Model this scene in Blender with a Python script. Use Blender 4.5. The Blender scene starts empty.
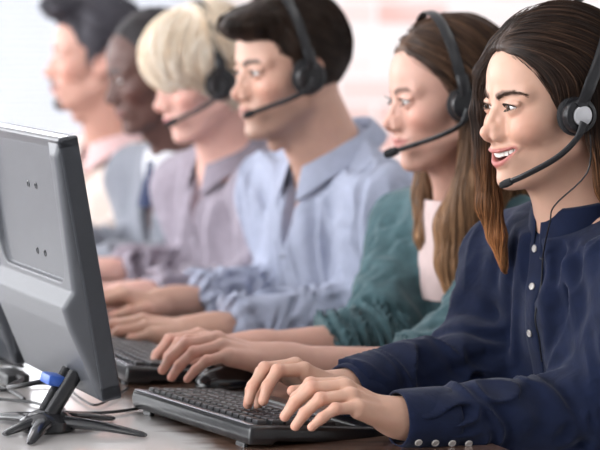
FAST = False
import bpy, math, random
import numpy as np
from mathutils import Vector, Matrix
C = bpy.context.scene.collection
rng = np.random.RandomState(7)
random.seed(7)
F32 = np.float32
def A(*a): return np.array(a, dtype=np.float64)
def nrm(v):
    v = np.asarray(v, float); return v/np.linalg.norm(v)

# ------------------------------------------------------------------ camera model
FPX = 2400.0; HOR = -10.0; CAMZ = 1.31
TH = math.atan((225-HOR)/FPX)
CAM_F = A(0, math.cos(TH), -math.sin(TH)); CAM_U = A(0, math.sin(TH), math.cos(TH))
CAMP = A(0, 0, CAMZ)
def W(px, py, y):
    """world point seen at pixel (px,py) at world distance y along +Y"""
    r = A((px-300)/FPX, 0, 0) + CAM_F + CAM_U*((225-py)/FPX)
    return CAMP + r*(y/r[1])
DESK = 0.75

# ------------------------------------------------------------------ materials
def new_mat(name):
    m = bpy.data.materials.new(name); m.use_nodes = True
    nt = m.node_tree; b = nt.nodes['Principled BSDF']
    return m, nt, b
def setp(b, **k):
    for a, v in k.items():
        b.inputs[a.replace('_', ' ')].default_value = v
def plain(name, col, rough=.5, metal=0., spec=.5, noise=0., nscale=80., bump=0., bscale=200., coat=0.):
    m, nt, b = new_mat(name)
    setp(b, Base_Color=(*col, 1), Roughness=rough, Metallic=metal)
    b.inputs['Specular IOR Level'].default_value = spec
    b.inputs['Coat Weight'].default_value = coat
    tc = nt.nodes.new('ShaderNodeTexCoord')
    if noise > 0:
        n = nt.nodes.new('ShaderNodeTexNoise'); n.inputs['Scale'].default_value = nscale; n.inputs['Detail'].default_value = 4
        nt.links.new(tc.outputs['Object'], n.inputs['Vector'])
        r = nt.nodes.new('ShaderNodeValToRGB')
        r.color_ramp.elements[0].position = .3; r.color_ramp.elements[1].position = .7
        r.color_ramp.elements[0].color = (*[c*(1-noise) for c in col], 1)
        r.color_ramp.elements[1].color = (*[min(1, c*(1+noise)) for c in col], 1)
        nt.links.new(n.outputs['Fac'], r.inputs['Fac']); nt.links.new(r.outputs['Color'], b.inputs['Base Color'])
    if bump > 0:
        n = nt.nodes.new('ShaderNodeTexNoise'); n.inputs['Scale'].default_value = bscale; n.inputs['Detail'].default_value = 3
        nt.links.new(tc.outputs['Object'], n.inputs['Vector'])
        bp = nt.nodes.new('ShaderNodeBump'); bp.inputs['Strength'].default_value = bump; bp.inputs['Distance'].default_value = .002
        nt.links.new(n.outputs['Fac'], bp.inputs['Height']); nt.links.new(bp.outputs['Normal'], b.inputs['Normal'])
    return m
def skin_mat(name, sss=.12):
    m, nt, b = new_mat(name)
    at = nt.nodes.new('ShaderNodeAttribute'); at.attribute_name = 'col'
    tc = nt.nodes.new('ShaderNodeTexCoord')
    n = nt.nodes.new('ShaderNodeTexNoise'); n.inputs['Scale'].default_value = 45; n.inputs['Detail'].default_value = 5
    nt.links.new(tc.outputs['Object'], n.inputs['Vector'])
    mr = nt.nodes.new('ShaderNodeMapRange'); mr.inputs['To Min'].default_value = .9; mr.inputs['To Max'].default_value = 1.1
    nt.links.new(n.outputs['Fac'], mr.inputs['Value'])
    mx = nt.nodes.new('ShaderNodeVectorMath'); mx.operation = 'SCALE'
    nt.links.new(at.outputs['Color'], mx.inputs[0]); nt.links.new(mr.outputs['Result'], mx.inputs['Scale'])
    nt.links.new(mx.outputs['Vector'], b.inputs['Base Color'])
    n2 = nt.nodes.new('ShaderNodeTexNoise'); n2.inputs['Scale'].default_value = 500
    nt.links.new(tc.outputs['Object'], n2.inputs['Vector'])
    bp = nt.nodes.new('ShaderNodeBump'); bp.inputs['Strength'].default_value = .12; bp.inputs['Distance'].default_value = .001
    nt.links.new(n2.outputs['Fac'], bp.inputs['Height']); nt.links.new(bp.outputs['Normal'], b.inputs['Normal'])
    setp(b, Roughness=.48)
    b.inputs['Subsurface Weight'].default_value = sss
    b.inputs['Subsurface Radius'].default_value = (1, .35, .2)
    b.inputs['Subsurface Scale'].default_value = .008
    b.inputs['Specular IOR Level'].default_value = .4
    return m
def hair_mat(name, rough=.5, spec=.3):
    m, nt, b = new_mat(name)
    at = nt.nodes.new('ShaderNodeAttribute'); at.attribute_name = 'col'
    nt.links.new(at.outputs['Color'], b.inputs['Base Color'])
    setp(b, Roughness=rough); b.inputs['Specular IOR Level'].default_value = spec
    return m
def cloth_mat(name, col, weave=900., sheen=.15, var=.12, stripes=0):
    m, nt, b = new_mat(name)
    tc = nt.nodes.new('ShaderNodeTexCoord')
    n = nt.nodes.new('ShaderNodeTexNoise'); n.inputs['Scale'].default_value = 60; n.inputs['Detail'].default_value = 6
    nt.links.new(tc.outputs['Object'], n.inputs['Vector'])
    r = nt.nodes.new('ShaderNodeValToRGB')
    r.color_ramp.elements[0].position = .3; r.color_ramp.elements[1].position = .7
    r.color_ramp.elements[0].color = (*[c*(1-var) for c in col], 1)
    r.color_ramp.elements[1].color = (*[min(1, c*(1+var)) for c in col], 1)
    nt.links.new(n.outputs['Fac'], r.inputs['Fac'])
    nt.links.new(r.outputs['Color'], b.inputs['Base Color'])
    # soft crumple and weave
    n1 = nt.nodes.new('ShaderNodeTexNoise'); n1.inputs['Scale'].default_value = 22; n1.inputs['Detail'].default_value = 3; n1.inputs['Distortion'].default_value = 1.2
    nt.links.new(tc.outputs['Object'], n1.inputs['Vector'])
    b1 = nt.nodes.new('ShaderNodeBump'); b1.inputs['Strength'].default_value = .18; b1.inputs['Distance'].default_value = .012
    nt.links.new(n1.outputs['Fac'], b1.inputs['Height'])
    n2 = nt.nodes.new('ShaderNodeTexNoise'); n2.inputs['Scale'].default_value = weave
    nt.links.new(tc.outputs['Object'], n2.inputs['Vector'])
    b2 = nt.nodes.new('ShaderNodeBump'); b2.inputs['Strength'].default_value = .2; b2.inputs['Distance'].default_value = .0008
    nt.links.new(n2.outputs['Fac'], b2.inputs['Height']); nt.links.new(b1.outputs['Normal'], b2.inputs['Normal'])
    nt.links.new(b2.outputs['Normal'], b.inputs['Normal'])
    setp(b, Roughness=.85); b.inputs['Sheen Weight'].default_value = sheen; b.inputs['Specular IOR Level'].default_value = .2
    return m

# ------------------------------------------------------------------ objects
def mesh_obj(name, V, F, mat, parent=None, origin=None, col=None, smooth=True):
    """V (n,3) world coords (or parent-local when the parent is given with origin None)"""
    V = np.asarray(V, dtype=np.float64)
    if origin is not None: V = V - np.asarray(origin)
    me = bpy.data.meshes.new(name)
    if isinstance(F, np.ndarray):
        n, k = F.shape
        me.vertices.add(len(V)); me.vertices.foreach_set('co', V.astype(F32).ravel())
        me.loops.add(n*k); me.loops.foreach_set('vertex_index', F.astype(np.int32).ravel())
        me.polygons.add(n)
        me.polygons.foreach_set('loop_start', np.arange(0, n*k, k, dtype=np.int32))
        me.polygons.foreach_set('loop_total', np.full(n, k, dtype=np.int32))
    else:
        me.from_pydata([tuple(v) for v in V], [], [tuple(f) for f in F])
    me.update(calc_edges=True)
    me.polygons.foreach_set('use_smooth', np.full(len(me.polygons), bool(smooth)))
    if col is not None:
        at = me.color_attributes.new('col', 'FLOAT_COLOR', 'POINT')
        cc = np.ones((len(V), 4), F32); cc[:, :3] = col
        at.data.foreach_set('color', cc.ravel())
    me.materials.append(mat)
    o = bpy.data.objects.new(name, me); C.objects.link(o)
    if parent is not None: o.parent = parent
    return o
def tag(o, label=None, cat=None, group=None, kind=None):
    if label: o['label'] = label
    if cat: o['category'] = cat
    if group: o['group'] = group
    if kind: o['kind'] = kind
    return o
def empty(name, loc=(0, 0, 0), rot=None):
    o = bpy.data.objects.new(name, None); C.objects.link(o); o.location = loc; o.empty_display_size = .05
    if rot is not None: o.rotation_euler = rot
    return o
def copy_tree(o, parent=None):
    c = o.copy(); C.objects.link(c); c.parent = parent
    for ch in list(o.children): copy_tree(ch, c)
    return c

class MB:
    """collects polygonal pieces into one mesh"""
    def __init__(s): s.V = []; s.F = []; s.n = 0
    def add(s, V, F):
        V = np.asarray(V, float)
        s.V.append(V); s.F += [tuple(int(i)+s.n for i in f) for f in F]; s.n += len(V); return s
    def box(s, c, d, bev=0., R=None):
        import bmesh
        bm = bmesh.new(); bmesh.ops.create_cube(bm, size=1)
        for v in bm.verts: v.co = Vector((v.co.x*d[0], v.co.y*d[1], v.co.z*d[2]))
        if bev > 0: bmesh.ops.bevel(bm, geom=list(bm.edges), offset=bev, segments=2, affect='EDGES', profile=.5)
        bm.verts.ensure_lookup_table()
        V = np.array([v.co[:] for v in bm.verts]); F = [[v.index for v in f.verts] for f in bm.faces]; bm.free()
        if R is not None: V = V @ np.asarray(R).T
        return s.add(V+np.asarray(c), F)
    def tube(s, pts, r, seg=8, flat=None, up=None, cap=True):
        """tube along pts; r number or list; flat: (a,b) scale on frame axes"""
        P = np.asarray(pts, float); n = len(P)
        rr = np.full(n, r) if np.isscalar(r) else np.asarray(r, float)
        Tn = np.gradient(P, axis=0); Tn /= np.linalg.norm(Tn, axis=1)[:, None]+1e-12
        u = np.asarray(up if up is not None else (0, 0, 1), float)
        if abs(np.dot(u, Tn[0])) > .95 and up is None: u = A(1, 0, 0)
        V = []
        fa, fb = flat if flat else (1, 1)
        for i in range(n):
            t = Tn[i]; a = u-t*np.dot(u, t); a /= np.linalg.norm(a)+1e-12; b = np.cross(t, a)
            if up is None: u = a
            for k in range(seg):
                th = 2*math.pi*k/seg
                V.append(P[i]+rr[i]*(fa*math.cos(th)*a+fb*math.sin(th)*b))
        F = []
        for i in range(n-1):
            for k in range(seg):
                k2 = (k+1) % seg
                F.append((i*seg+k, i*seg+k2, (i+1)*seg+k2, (i+1)*seg+k))
        if cap:
            F.append(tuple(range(seg-1, -1, -1))); F.append(tuple((n-1)*seg+k for k in range(seg)))
        return s.add(V, F)
    def lathe(s, prof, seg=32, o=(0, 0, 0), ax=(0, 0, 1)):
        """prof: list of (r,h) along axis"""
        ax = nrm(ax); t = A(1, 0, 0) if abs(ax[0]) < .9 else A(0, 1, 0)
        a = nrm(np.cross(ax, t)); b = np.cross(ax, a); o = np.asarray(o, float)
        V = []; F = []; n = len(prof)
        for r, h in prof:
            for k in range(seg):
                th = 2*math.pi*k/seg
                V.append(o+ax*h+max(r, 1e-5)*(math.cos(th)*a+math.sin(th)*b))
        for i in range(n-1):
            for k in range(seg):
                k2 = (k+1) % seg
                F.append((i*seg+k, i*seg+k2, (i+1)*seg+k2, (i+1)*seg+k))
        F.append(tuple(range(seg-1, -1, -1))); F.append(tuple((n-1)*seg+k for k in range(seg)))
        return s.add(V, F)
    def build(s, name, mat, parent=None, origin=None, smooth=True, sharp=35):
        o = mesh_obj(name, np.concatenate(s.V), s.F, mat, parent, origin, smooth=smooth)
        if smooth and sharp: o.data.set_sharp_from_angle(angle=math.radians(sharp))
        return o
def catmull(P, n):
    P = np.asarray(P, float); m = len(P)
    t = np.linspace(0, m-1, n); i = np.clip(t.astype(int), 0, m-2); f = (t-i)[:, None]
    p0 = P[np.clip(i-1, 0, m-1)]; p1 = P[i]; p2 = P[i+1]; p3 = P[np.clip(i+2, 0, m-1)]
    return .5*((2*p1)+(-p0+p2)*f+(2*p0-5*p1+4*p2-p3)*f**2+(-p0+3*p1-3*p2+p3)*f**3)

# ------------------------------------------------------------------ signed distance modelling
def smin(a, b, k):
    if k <= 0: return np.minimum(a, b)
    h = np.maximum(k-np.abs(a-b), 0)/k
    return np.minimum(a, b)-h*h*k*.25
def smax(a, b, k): return -smin(-a, -b, k)
def ell(P, c, r):
    q = P-np.asarray(c, F32); r = np.asarray(r, F32)
    k0 = np.sqrt(((q/r)**2).sum(1)); k1 = np.sqrt(((q/(r*r))**2).sum(1))+1e-9
    return k0*(k0-1)/k1
def sph(P, c, r): return np.sqrt(((P-np.asarray(c, F32))**2).sum(1))-r
def cone(P, a, b, ra, rb):
    a = np.asarray(a, F32); b = np.asarray(b, F32); ba = b-a
    t = np.clip(((P-a)@ba)/(ba@ba), 0, 1)
    return np.sqrt(((P-a-t[:, None]*ba)**2).sum(1))-(ra+(rb-ra)*t)
def boxs(P, c, h, r=0):
    q = np.abs(P-np.asarray(c, F32))-np.asarray(h, F32)+r
    return np.sqrt((np.maximum(q, 0)**2).sum(1))+np.minimum(q.max(1), 0)-r
def loc(P, o, R): return ((P-np.asarray(o, F32))@np.asarray(R, F32))     # R columns = local axes
def chain(P, pts, rs, k):
    d = None
    for i in range(len(pts)-1):
        e = cone(P, pts[i], pts[i+1], rs[i], rs[i+1])
        d = e if d is None else smin(d, e, k)
    return d
def poly2(u, v, pts):
    """signed distance to polygon in a plane, negative inside"""
    pts = np.asarray(pts, F32); n = len(pts)
    d = np.full(len(u), 1e9, F32); s = np.ones(len(u), F32)
    for i in range(n):
        a = pts[i]; b = pts[i-1]; e = b-a
        wx = u-a[0]; wy = v-a[1]
        t = np.clip((wx*e[0]+wy*e[1])/(e@e), 0, 1)
        bx = wx-e[0]*t; by = wy-e[1]*t
        d = np.minimum(d, bx*bx+by*by)
        c1 = v >= a[1]; c2 = v < b[1]; c3 = e[0]*wy > e[1]*wx
        fl = (c1 & c2 & c3) | (~c1 & ~c2 & ~c3)
        s = np.where(fl, -s, s)
    return s*np.sqrt(d)
def snoise(P, f, seed=0, warp=1.0):
    """cheap smooth band noise in -1..1"""
    r = np.random.RandomState(seed)
    P = P*f; out = 0
    w = np.stack([np.sin(P@r.normal(size=3).astype(F32)+r.rand()*6) for _ in range(3)], 1)*warp
    Q = P+w
    for _ in range(4):
        k = r.normal(size=3); k = (k/np.linalg.norm(k)*1.6).astype(F32)
        out = out+np.sin(Q@k+r.rand()*6.28)
    return out/4
def surf(f, lo, hi, h, newton=2, slack=1.7, B=8):
    """sparse surface nets of f over the box lo..hi with cell h -> V, quads"""
    lo = np.asarray(lo, float); hi = np.asarray(hi, float)
    nb = np.ceil((hi-lo)/(h*B)).astype(int)
    g = np.stack(np.meshgrid(*[np.arange(n) for n in nb], indexing='ij'), -1).reshape(-1, 3)
    cen = (lo+(g+.5)*h*B).astype(F32)
    def ev(P, ch=400000):
        return np.concatenate([f(P[i:i+ch]) for i in range(0, len(P), ch)]) if len(P) else np.zeros(0, F32)
    dc = ev(cen)
    g = g[np.abs(dc) < h*B*.87*slack]
    loc_i = np.stack(np.meshgrid(*[np.arange(B+1)]*3, indexing='ij'), -1)
    cellsK = []; cellsV = []; quads = []
    NB = nb*B+4; st = np.array([NB[1]*NB[2], NB[2], 1], np.int64)
    edges = []
    cor = [(a, b, c) for a in (0, 1) for b in (0, 1) for c in (0, 1)]
    for s0 in range(0, len(g), 400):
        gg = g[s0:s0+400]
        idx = gg[:, None, None, None, :]*B+loc_i[None]
        P = (lo+idx.reshape(-1, 3)*h).astype(F32)
        D = ev(P).reshape(len(gg), B+1, B+1, B+1)
        I = D < 0
        cnt = sum(I[:, a:B+a, b:B+b, c:B+c].astype(np.int8) for a, b, c in cor)
        act = (cnt > 0) & (cnt < 8)
        bi, i, j, k = np.nonzero(act)
        acc = np.zeros((len(bi), 3)); n = np.zeros(len(bi))
        for a in cor:
            for ax in range(3):
                if a[ax]: continue
                b = list(a); b[ax] = 1
                da = D[bi, i+a[0], j+a[1], k+a[2]]; db = D[bi, i+b[0], j+b[1], k+b[2]]
                m = (da < 0) != (db < 0)
                t = np.where(m, da/np.where(m, da-db, 1), 0)
                p = np.tile(np.array(a, float), (len(bi), 1)); p[:, ax] += t
                acc += p*m[:, None]; n += m
        cell = gg[bi]*B+np.stack([i, j, k], 1)
        cellsV.append(lo+(cell+acc/n[:, None])*h)
        cellsK.append((cell+1)@st)
        for ax in range(3):
            sl0 = [slice(0, B)]*3; sl1 = [slice(0, B)]*3; sl1[ax] = slice(1, B+1)
            a0 = I[(slice(None), *sl0)]; a1 = I[(slice(None), *sl1)]
            bi2, i2, j2, k2 = np.nonzero(a0 != a1)
            cc = gg[bi2]*B+np.stack([i2, j2, k2], 1)
            edges.append((ax, cc, a0[bi2, i2, j2, k2]))
    K = np.concatenate(cellsK); V = np.concatenate(cellsV)
    o = np.argsort(K); K = K[o]; V = V[o]
    for ax, cc, ins in edges:
        u = np.zeros(3, int); v = np.zeros(3, int); u[(ax+1) % 3] = 1; v[(ax+2) % 3] = 1
        ks = [((cc+1)-a)@st for a in (u*0, u, u+v, v)]
        ids = []; ok = np.ones(len(cc), bool)
        for k_ in ks:
            q = np.clip(np.searchsorted(K, k_), 0, len(K)-1); ok &= K[q] == k_; ids.append(q)
        q = np.stack(ids, 1)
        q = np.where(ins[:, None], q, q[:, ::-1])
        quads.append(q[ok])
    Q = np.concatenate(quads)
    for _ in range(newton):
        e = h*.3; Vf = V.astype(F32)
        d0 = ev(Vf)
        G = np.stack([(ev(Vf+np.eye(3, dtype=F32)[a]*e)-ev(Vf-np.eye(3, dtype=F32)[a]*e))/(2*e) for a in range(3)], 1)
        g2 = (G**2).sum(1)+1e-6
        V = V-np.clip(d0/g2, -h*.5, h*.5)[:, None]*G*.9
    # keep faces outward
    return V, Q
def grad(f, P, e=.001):
    E = np.eye(3, dtype=F32)*e
    G = np.stack([(f(P+E[a])-f(P-E[a])) for a in range(3)], 1)/(2*e)
    return G/(np.linalg.norm(G, axis=1)[:, None]+1e-9)
def strands_mesh(paths, rad, seg=3):
    """paths (N,S,3), rad (N,S) -> V, quads, per-vertex strand id"""
    N, S, _ = paths.shape
    T = np.gradient(paths, axis=1); T /= np.linalg.norm(T, axis=2, keepdims=True)+1e-9
    ref = np.array([.31, .83, .46]); a = np.cross(T, ref); a /= np.linalg.norm(a, axis=2, keepdims=True)+1e-9
    b = np.cross(T, a)
    V = np.stack([paths+rad[..., None]*(math.cos(t)*a+math.sin(t)*b) for t in np.arange(seg)*2*math.pi/seg], 2)
    idx = np.arange(N*S*seg).reshape(N, S, seg)
    i0 = idx[:, :-1, :]; i1 = idx[:, 1:, :]
    Q = np.stack([i0, np.roll(i0, -1, 2), np.roll(i1, -1, 2), i1], -1).reshape(-1, 4)
    return V.reshape(-1, 3), Q, np.repeat(np.arange(N), S*seg)
# ------------------------------------------------------------------ head
EYE = A(.0705, .0315, .011)
def head_sdf(q, o):
    """q: head-local points (x forward, y left, z up) for a unit head; o: dict of features"""
    x = q[:, 0]; y = q[:, 1]; z = q[:, 2]
    s = np.stack([x, np.abs(y), z], 1)
    ay = s[:, 1]
    male = o.get('male', 0)
    d = ell(q, (-.018, 0, .042), (.092, .073, .086))
    d = smin(d, ell(q, (.030, 0, .044), (.0565, .060, .058)), .02)
    d = smin(d, ell(q, (.026, 0, -.018), (.054, .056, .064)), .02)
    d = smin(d, cone(s, (-.004, .047, -.046), (.058, .014, -.086), .017, .015), .022)
    d = smin(d, ell(q, (.030, 0, -.055), (.046, .040, .038)), .015)
    d = smin(d, ell(q, (.0705, 0, -.0885), (.0175+.001*male, .018+.004*male, .0155)), .014)
    d = smin(d, ell(s, (.050, .042, -.013), (.026, .020, .019)), .022)
    if o.get('smile'):
        d = smin(d, ell(s, (.060, .036, -.022), (.021, .017, .015)), .014)
    d = smin(d, ell(q, (.067, 0, -.052), (.0215, .029, .027)), .016)
    d = smin(d, cone(s, (.0765, .012, .0265+.001*male), (.062, .045, .0285), .0085+.0015*male, .008), .014)
    d = smax(d, -ell(s, (.0985, .033, .011), (.017, .0195, .0115)), .012)
    # lids
    lid = sph(s, EYE, .0140)
    d = smin(d, lid, .004)
    d = smin(d, cone(s, EYE+A(.0105, -.012, .0075), EYE+A(.004, .0145, .0065), .0022, .0026), .004)
    # nose
    n = chain(q, [(.0775, 0, .018), (.0870, 0, .002), (.0985, 0, -.0175)], [.0062, .0062, .0072], .006)
    n = smin(n, sph(q, (.1022, 0, -.0215), .0080), .005)
    n = smin(n, ell(s, (.0905, .0085, -.0190), (.0085, .0062, .0100)), .005)
    n = smin(n, ell(s, (.0905, .0118, -.0278), (.0098, .0062, .0068)), .006)
    n = smin(n, cone(s, (.0825, .0085, -.004), (.0835, .0120, -.0235), .0045, .0052), .006)
    n = smin(n, cone(q, (.101, 0, -.029), (.088, 0, -.037), .0042, .005), .004)
    d = smin(d, n, .010)
    d = smax(d, -ell(s, (.0955, .0062, -.0345), (.0055, .0028, .0035)), .0025)
    # crease nose -> mouth corner
    sm = o.get('smile', 0)
    d = smax(d, -cone(s, (.0835, .025, -.033), (.0725, .0385, -.052), .0010, .0010), .009) if sm else d
    # philtrum
    d = smax(d, -cone(q, (.0975, 0, -.038), (.0985, 0, -.045), .0018, .002), .004)
    if sm:
        U = [(.0915, 0, -.0485), (.0880, .013, -.0480), (.0780, .0260, -.0445), (.0690, .0335, -.0405)]
        Lw = [(.0870, 0, -.0668), (.0840, .012, -.0638), (.0765, .0240, -.0545), (.0690, .0335, -.0415)]
        k = smin(chain(s, U, [.0042, .0040, .0030, .0014], .002), chain(s, Lw, [.0052, .0048, .0034, .0014], .002), .001)
        y2 = ay*ay
        zu = -.0505+8*y2; zl = -.0625+18*y2
        hole = np.maximum(np.maximum((z-zu)*.9, (zl-z)*.62), .046-x)
        hole = np.maximum(hole, ay-.0295)
        d = smin(d, k, .005)
        d = smax(d, -hole, .002)
    else:
        up = o.get('lipup', 0)
        U = [(.0925, 0, -.0490), (.0895, .009, -.0483), (.0810, .0195, -.0510+up), (.0765, .0240, -.0525+up)]
        Lw = [(.0900, 0, -.0590), (.0875, .010, -.0585), (.0810, .0190, -.0555+up), (.0765, .0240, -.0530+up)]
        d = smin(d, chain(s, U, [.0046, .0046, .0032, .0015], .002), .004)
        d = smin(d, chain(s, Lw, [.0056, .0052, .0034, .0015], .002), .004)
        G = [(.0985, 0, -.0538), (.0945, .010, -.0534), (.0850, .020, -.0534+up), (.0775, .0265, -.0530+up)]
        d = smax(d, -chain(s, G, [.0011]*4, .0005), .0025)
    # eye opening (almond)
    ex = s-EYE.astype(F32)
    hu, hl, c = o.get('lidu', .0052), o.get('lidl', .0040), .0135
    ru = (c*c+hu*hu)/(2*hu); rl = (c*c+hl*hl)/(2*hl)
    zz = ex[:, 2]-ex[:, 1]*.08
    al = np.maximum(np.sqrt(ex[:, 1]**2+(zz-(hu-ru))**2)-ru, np.sqrt(ex[:, 1]**2+(zz+(hl-rl))**2)-rl)
    al = np.maximum(al, -ex[:, 0]+.001)
    d = smax(d, -al, .0012)
    # ear
    if o.get('ear', 1):
        R = np.array([[math.cos(.25), 0, -math.sin(.25)], [0, 1, 0], [math.sin(.25), 0, math.cos(.25)]])
        e = loc(s, (-.008, .0745, .002), R)
        e = e.copy(); e[:, 1] += e[:, 0]*.35
        ear = ell(e, (0, 0, 0), (.0185, .0065, .031))
        ear = smax(ear, -ell(e, (.003, .0065, .002), (.012, .006, .022)), .004)
        d = smin(d, ear, .005)
    return d

def head_cols(q, o):
    """natural skin colour, lips, brows and beard as they are"""
    base = np.array(o['skin'])
    n = len(q); c = np.tile(base, (n, 1)).astype(float)
    s = np.stack([q[:, 0], np.abs(q[:, 1]), q[:, 2]], 1).astype(F32)
    def mix(w, col): 
        nonlocal c
        w = np.clip(w, 0, 1)[:, None]; c = c*(1-w)+np.array(col)*w
    red = base*np.array([1.06, .70, .66])
    mix(.55*np.exp(-(sph(s, (.062, .042, -.018), 0)/.022)**2), red)
    mix(.35*np.exp(-(sph(s, (.104, 0, -.024), 0)/.012)**2), red)
    mix(.35*np.exp(-(sph(s, (-.01, .082, .0), 0)/.022)**2), red)
    lip = np.array(o.get('lip', (.50, .16, .14)))
    if o.get('smile'):
        U = [(.0945, 0, -.0492), (.0905, .013, -.0487), (.0795, .0260, -.0448), (.0700, .0335, -.0407)]
        Lw = [(.0900, 0, -.0655), (.0868, .012, -.0625), (.0782, .0240, -.0538), (.0700, .0335, -.0413)]
        d = np.minimum(chain(s, U, [.0042, .0040, .0030, .0014], .001), chain(s, Lw, [.0050, .0046, .0034, .0014], .001))
        mix((.0012-d)/.0012, lip)
        inside = (s[:, 1] < .027) & (s[:, 0] < .0865) & (s[:, 0] > .045) & (s[:, 2] > -.069) & (s[:, 2] < -.040) & (head_out(q) < -.0045)
        mix(inside.astype(float), (.16, .03, .03))
    else:
        up = o.get('lipup', 0)
        U = [(.0955, 0, -.0502), (.0925, .009, -.0495), (.0835, .0195, -.0515+up), (.0775, .0240, -.0527+up)]
        Lw = [(.0930, 0, -.0582), (.0905, .010, -.0577), (.0835, .0190, -.0550+up), (.0775, .0240, -.0530+up)]
        d = np.minimum(chain(s, U, [.0042, .0042, .0028, .0012], .001), chain(s, Lw, [.0050, .0046, .003, .0012], .001))
        mix((.0010-d)/.0012, lip)
    if 'brow' in o:
        B = [(.0895, .0125, .0270), (.0865, .024, .0315), (.0770, .0395, .0320), (.0655, .0500, .0275)]
        d = chain(s, B, [.0042, .0040, .0030, .0014], .002)
        w = np.clip((.0015-d)/.0025, 0, 1)
        mix(w*.9, o['brow'])
    if 'beard' in o:
        bc, amt = o['beard'][:2]
        kind = o['beard'][2]
        x, z = q[:, 0], q[:, 2]
        if kind == 'goatee':
            w = np.exp(-(ell(s, (.080, 0, -.092), (.022, .020, .017)).clip(0)/.005)**2)*(z < -.072)
            w = np.maximum(w, .7*np.exp(-(cone(s, (.097, .002, -.043), (.085, .024, -.047), .004, .003).clip(0)/.003)**2))
        else:
            w = np.clip((-.030-z-.25*(x-.04))/.02, 0, 1)*np.clip((x+.02)/.02, 0, 1)*np.clip((z+.125)/.02, 0, 1)
        lipm = np.clip((.0010-d)/.0012, 0, 1) if 'brow' not in o else 0
        mix(w*amt*(1-lipm), bc)
    return c
def head_out(q):
    s = np.stack([q[:, 0], np.abs(q[:, 1]), q[:, 2]], 1).astype(F32)
    d = smin(ell(q, (.026, 0, -.018), (.054, .056, .064)), ell(q, (.067, 0, -.052), (.0215, .029, .027)), .016)
    return np.minimum(d, ell(q, (.030, 0, -.055), (.046, .040, .038)))

def head_frame(yaw, pitch, roll):
    y, p, r = [math.radians(v) for v in (yaw, pitch, roll)]
    Fw = A(-math.cos(y), -math.sin(y), 0); L = A(math.sin(y), -math.cos(y), 0); U = A(0, 0, 1)
    Fw, U = Fw*math.cos(p)-U*math.sin(p), U*math.cos(p)+Fw*math.sin(p)
    L, U = L*math.cos(r)-U*math.sin(r), U*math.cos(r)+L*math.sin(r)
    return np.stack([Fw, L, U], 1)

# ------------------------------------------------------------------ hand
def hand_joints(side, curl=(20, 45, 25), spread=1.0, thumb=0.0, var=None):
    """joints in hand-local frame: x to the fingers, y to the thumb side, z up (dorsum)"""
    M = [(.086, .026, .000), (.090, .004, .004), (.086, -.016, .001), (.077, -.034, -.005)]
    Ln = [(.042, .026, .021), (.046, .030, .022), (.042, .028, .021), (.033, .021, .018)]
    rad = [(.0100, .0088, .0080, .0070), (.0102, .0090, .0080, .0070), (.0098, .0085, .0076, .0066), (.0088, .0075, .0068, .0058)]
    yaw = [6*spread, 1*spread, -5*spread, -13*spread]
    out = []
    for i in range(4):
        cu = list(curl)
        if var: cu = [c+v for c, v in zip(curl, var[i])]
        p = A(*M[i]); a = 0; pts = [p]
        for j in range(3):
            a += math.radians(cu[j]); yy = math.radians(yaw[i])
            dv = A(math.cos(a)*math.cos(yy), math.cos(a)*math.sin(yy), -math.sin(a))
            p = p+dv*Ln[i][j]; pts.append(p)
        out.append((pts, rad[i]))
    th = [A(.018, .022, -.012), A(.050, .044+thumb*.006, -.020), A(.080, .053, -.027), A(.103, .051-thumb*.01, -.036)]
    out.append((th, (.0150, .0118, .0102, .0080)))
    return out
def hand_sdf(q, side, J):
    """q in hand-local coordinates; mirrored frame is handled by the caller"""
    d = None
    for (pts, r) in J[:4]:
        w = A(.004, pts[0][1]*.40, -.003)
        e = cone(q, w, pts[0]+A(-.004, 0, -.004), .0150, .0112)
        d = e if d is None else smin(d, e, .012)
    d = smin(d, ell(q, (.045, .002, -.006), (.045, .034, .0135)), .01)
    d = smin(d, ell(q, (.040, .024, -.013), (.034, .015, .013)), .012)
    for (pts, r) in J[:4]:
        f = chain(q, pts, r, .004)
        f = smin(f, sph(q, pts[0]+A(0, 0, .0018), r[0]*.93), .005)
        f = smin(f, sph(q, pts[1]+A(0, 0, .0008), r[1]*1.0), .003)
        d = smin(d, f, .0035)
        # tendon line
        d = smin(d, cone(q, A(.02, pts[0][1]*.5, .006), pts[0]+A(-.006, 0, .0045), .003, .0045), .010)
    pts, r = J[4]
    d = smin(d, chain(q, pts, r, .006), .007)
    return d
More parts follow.
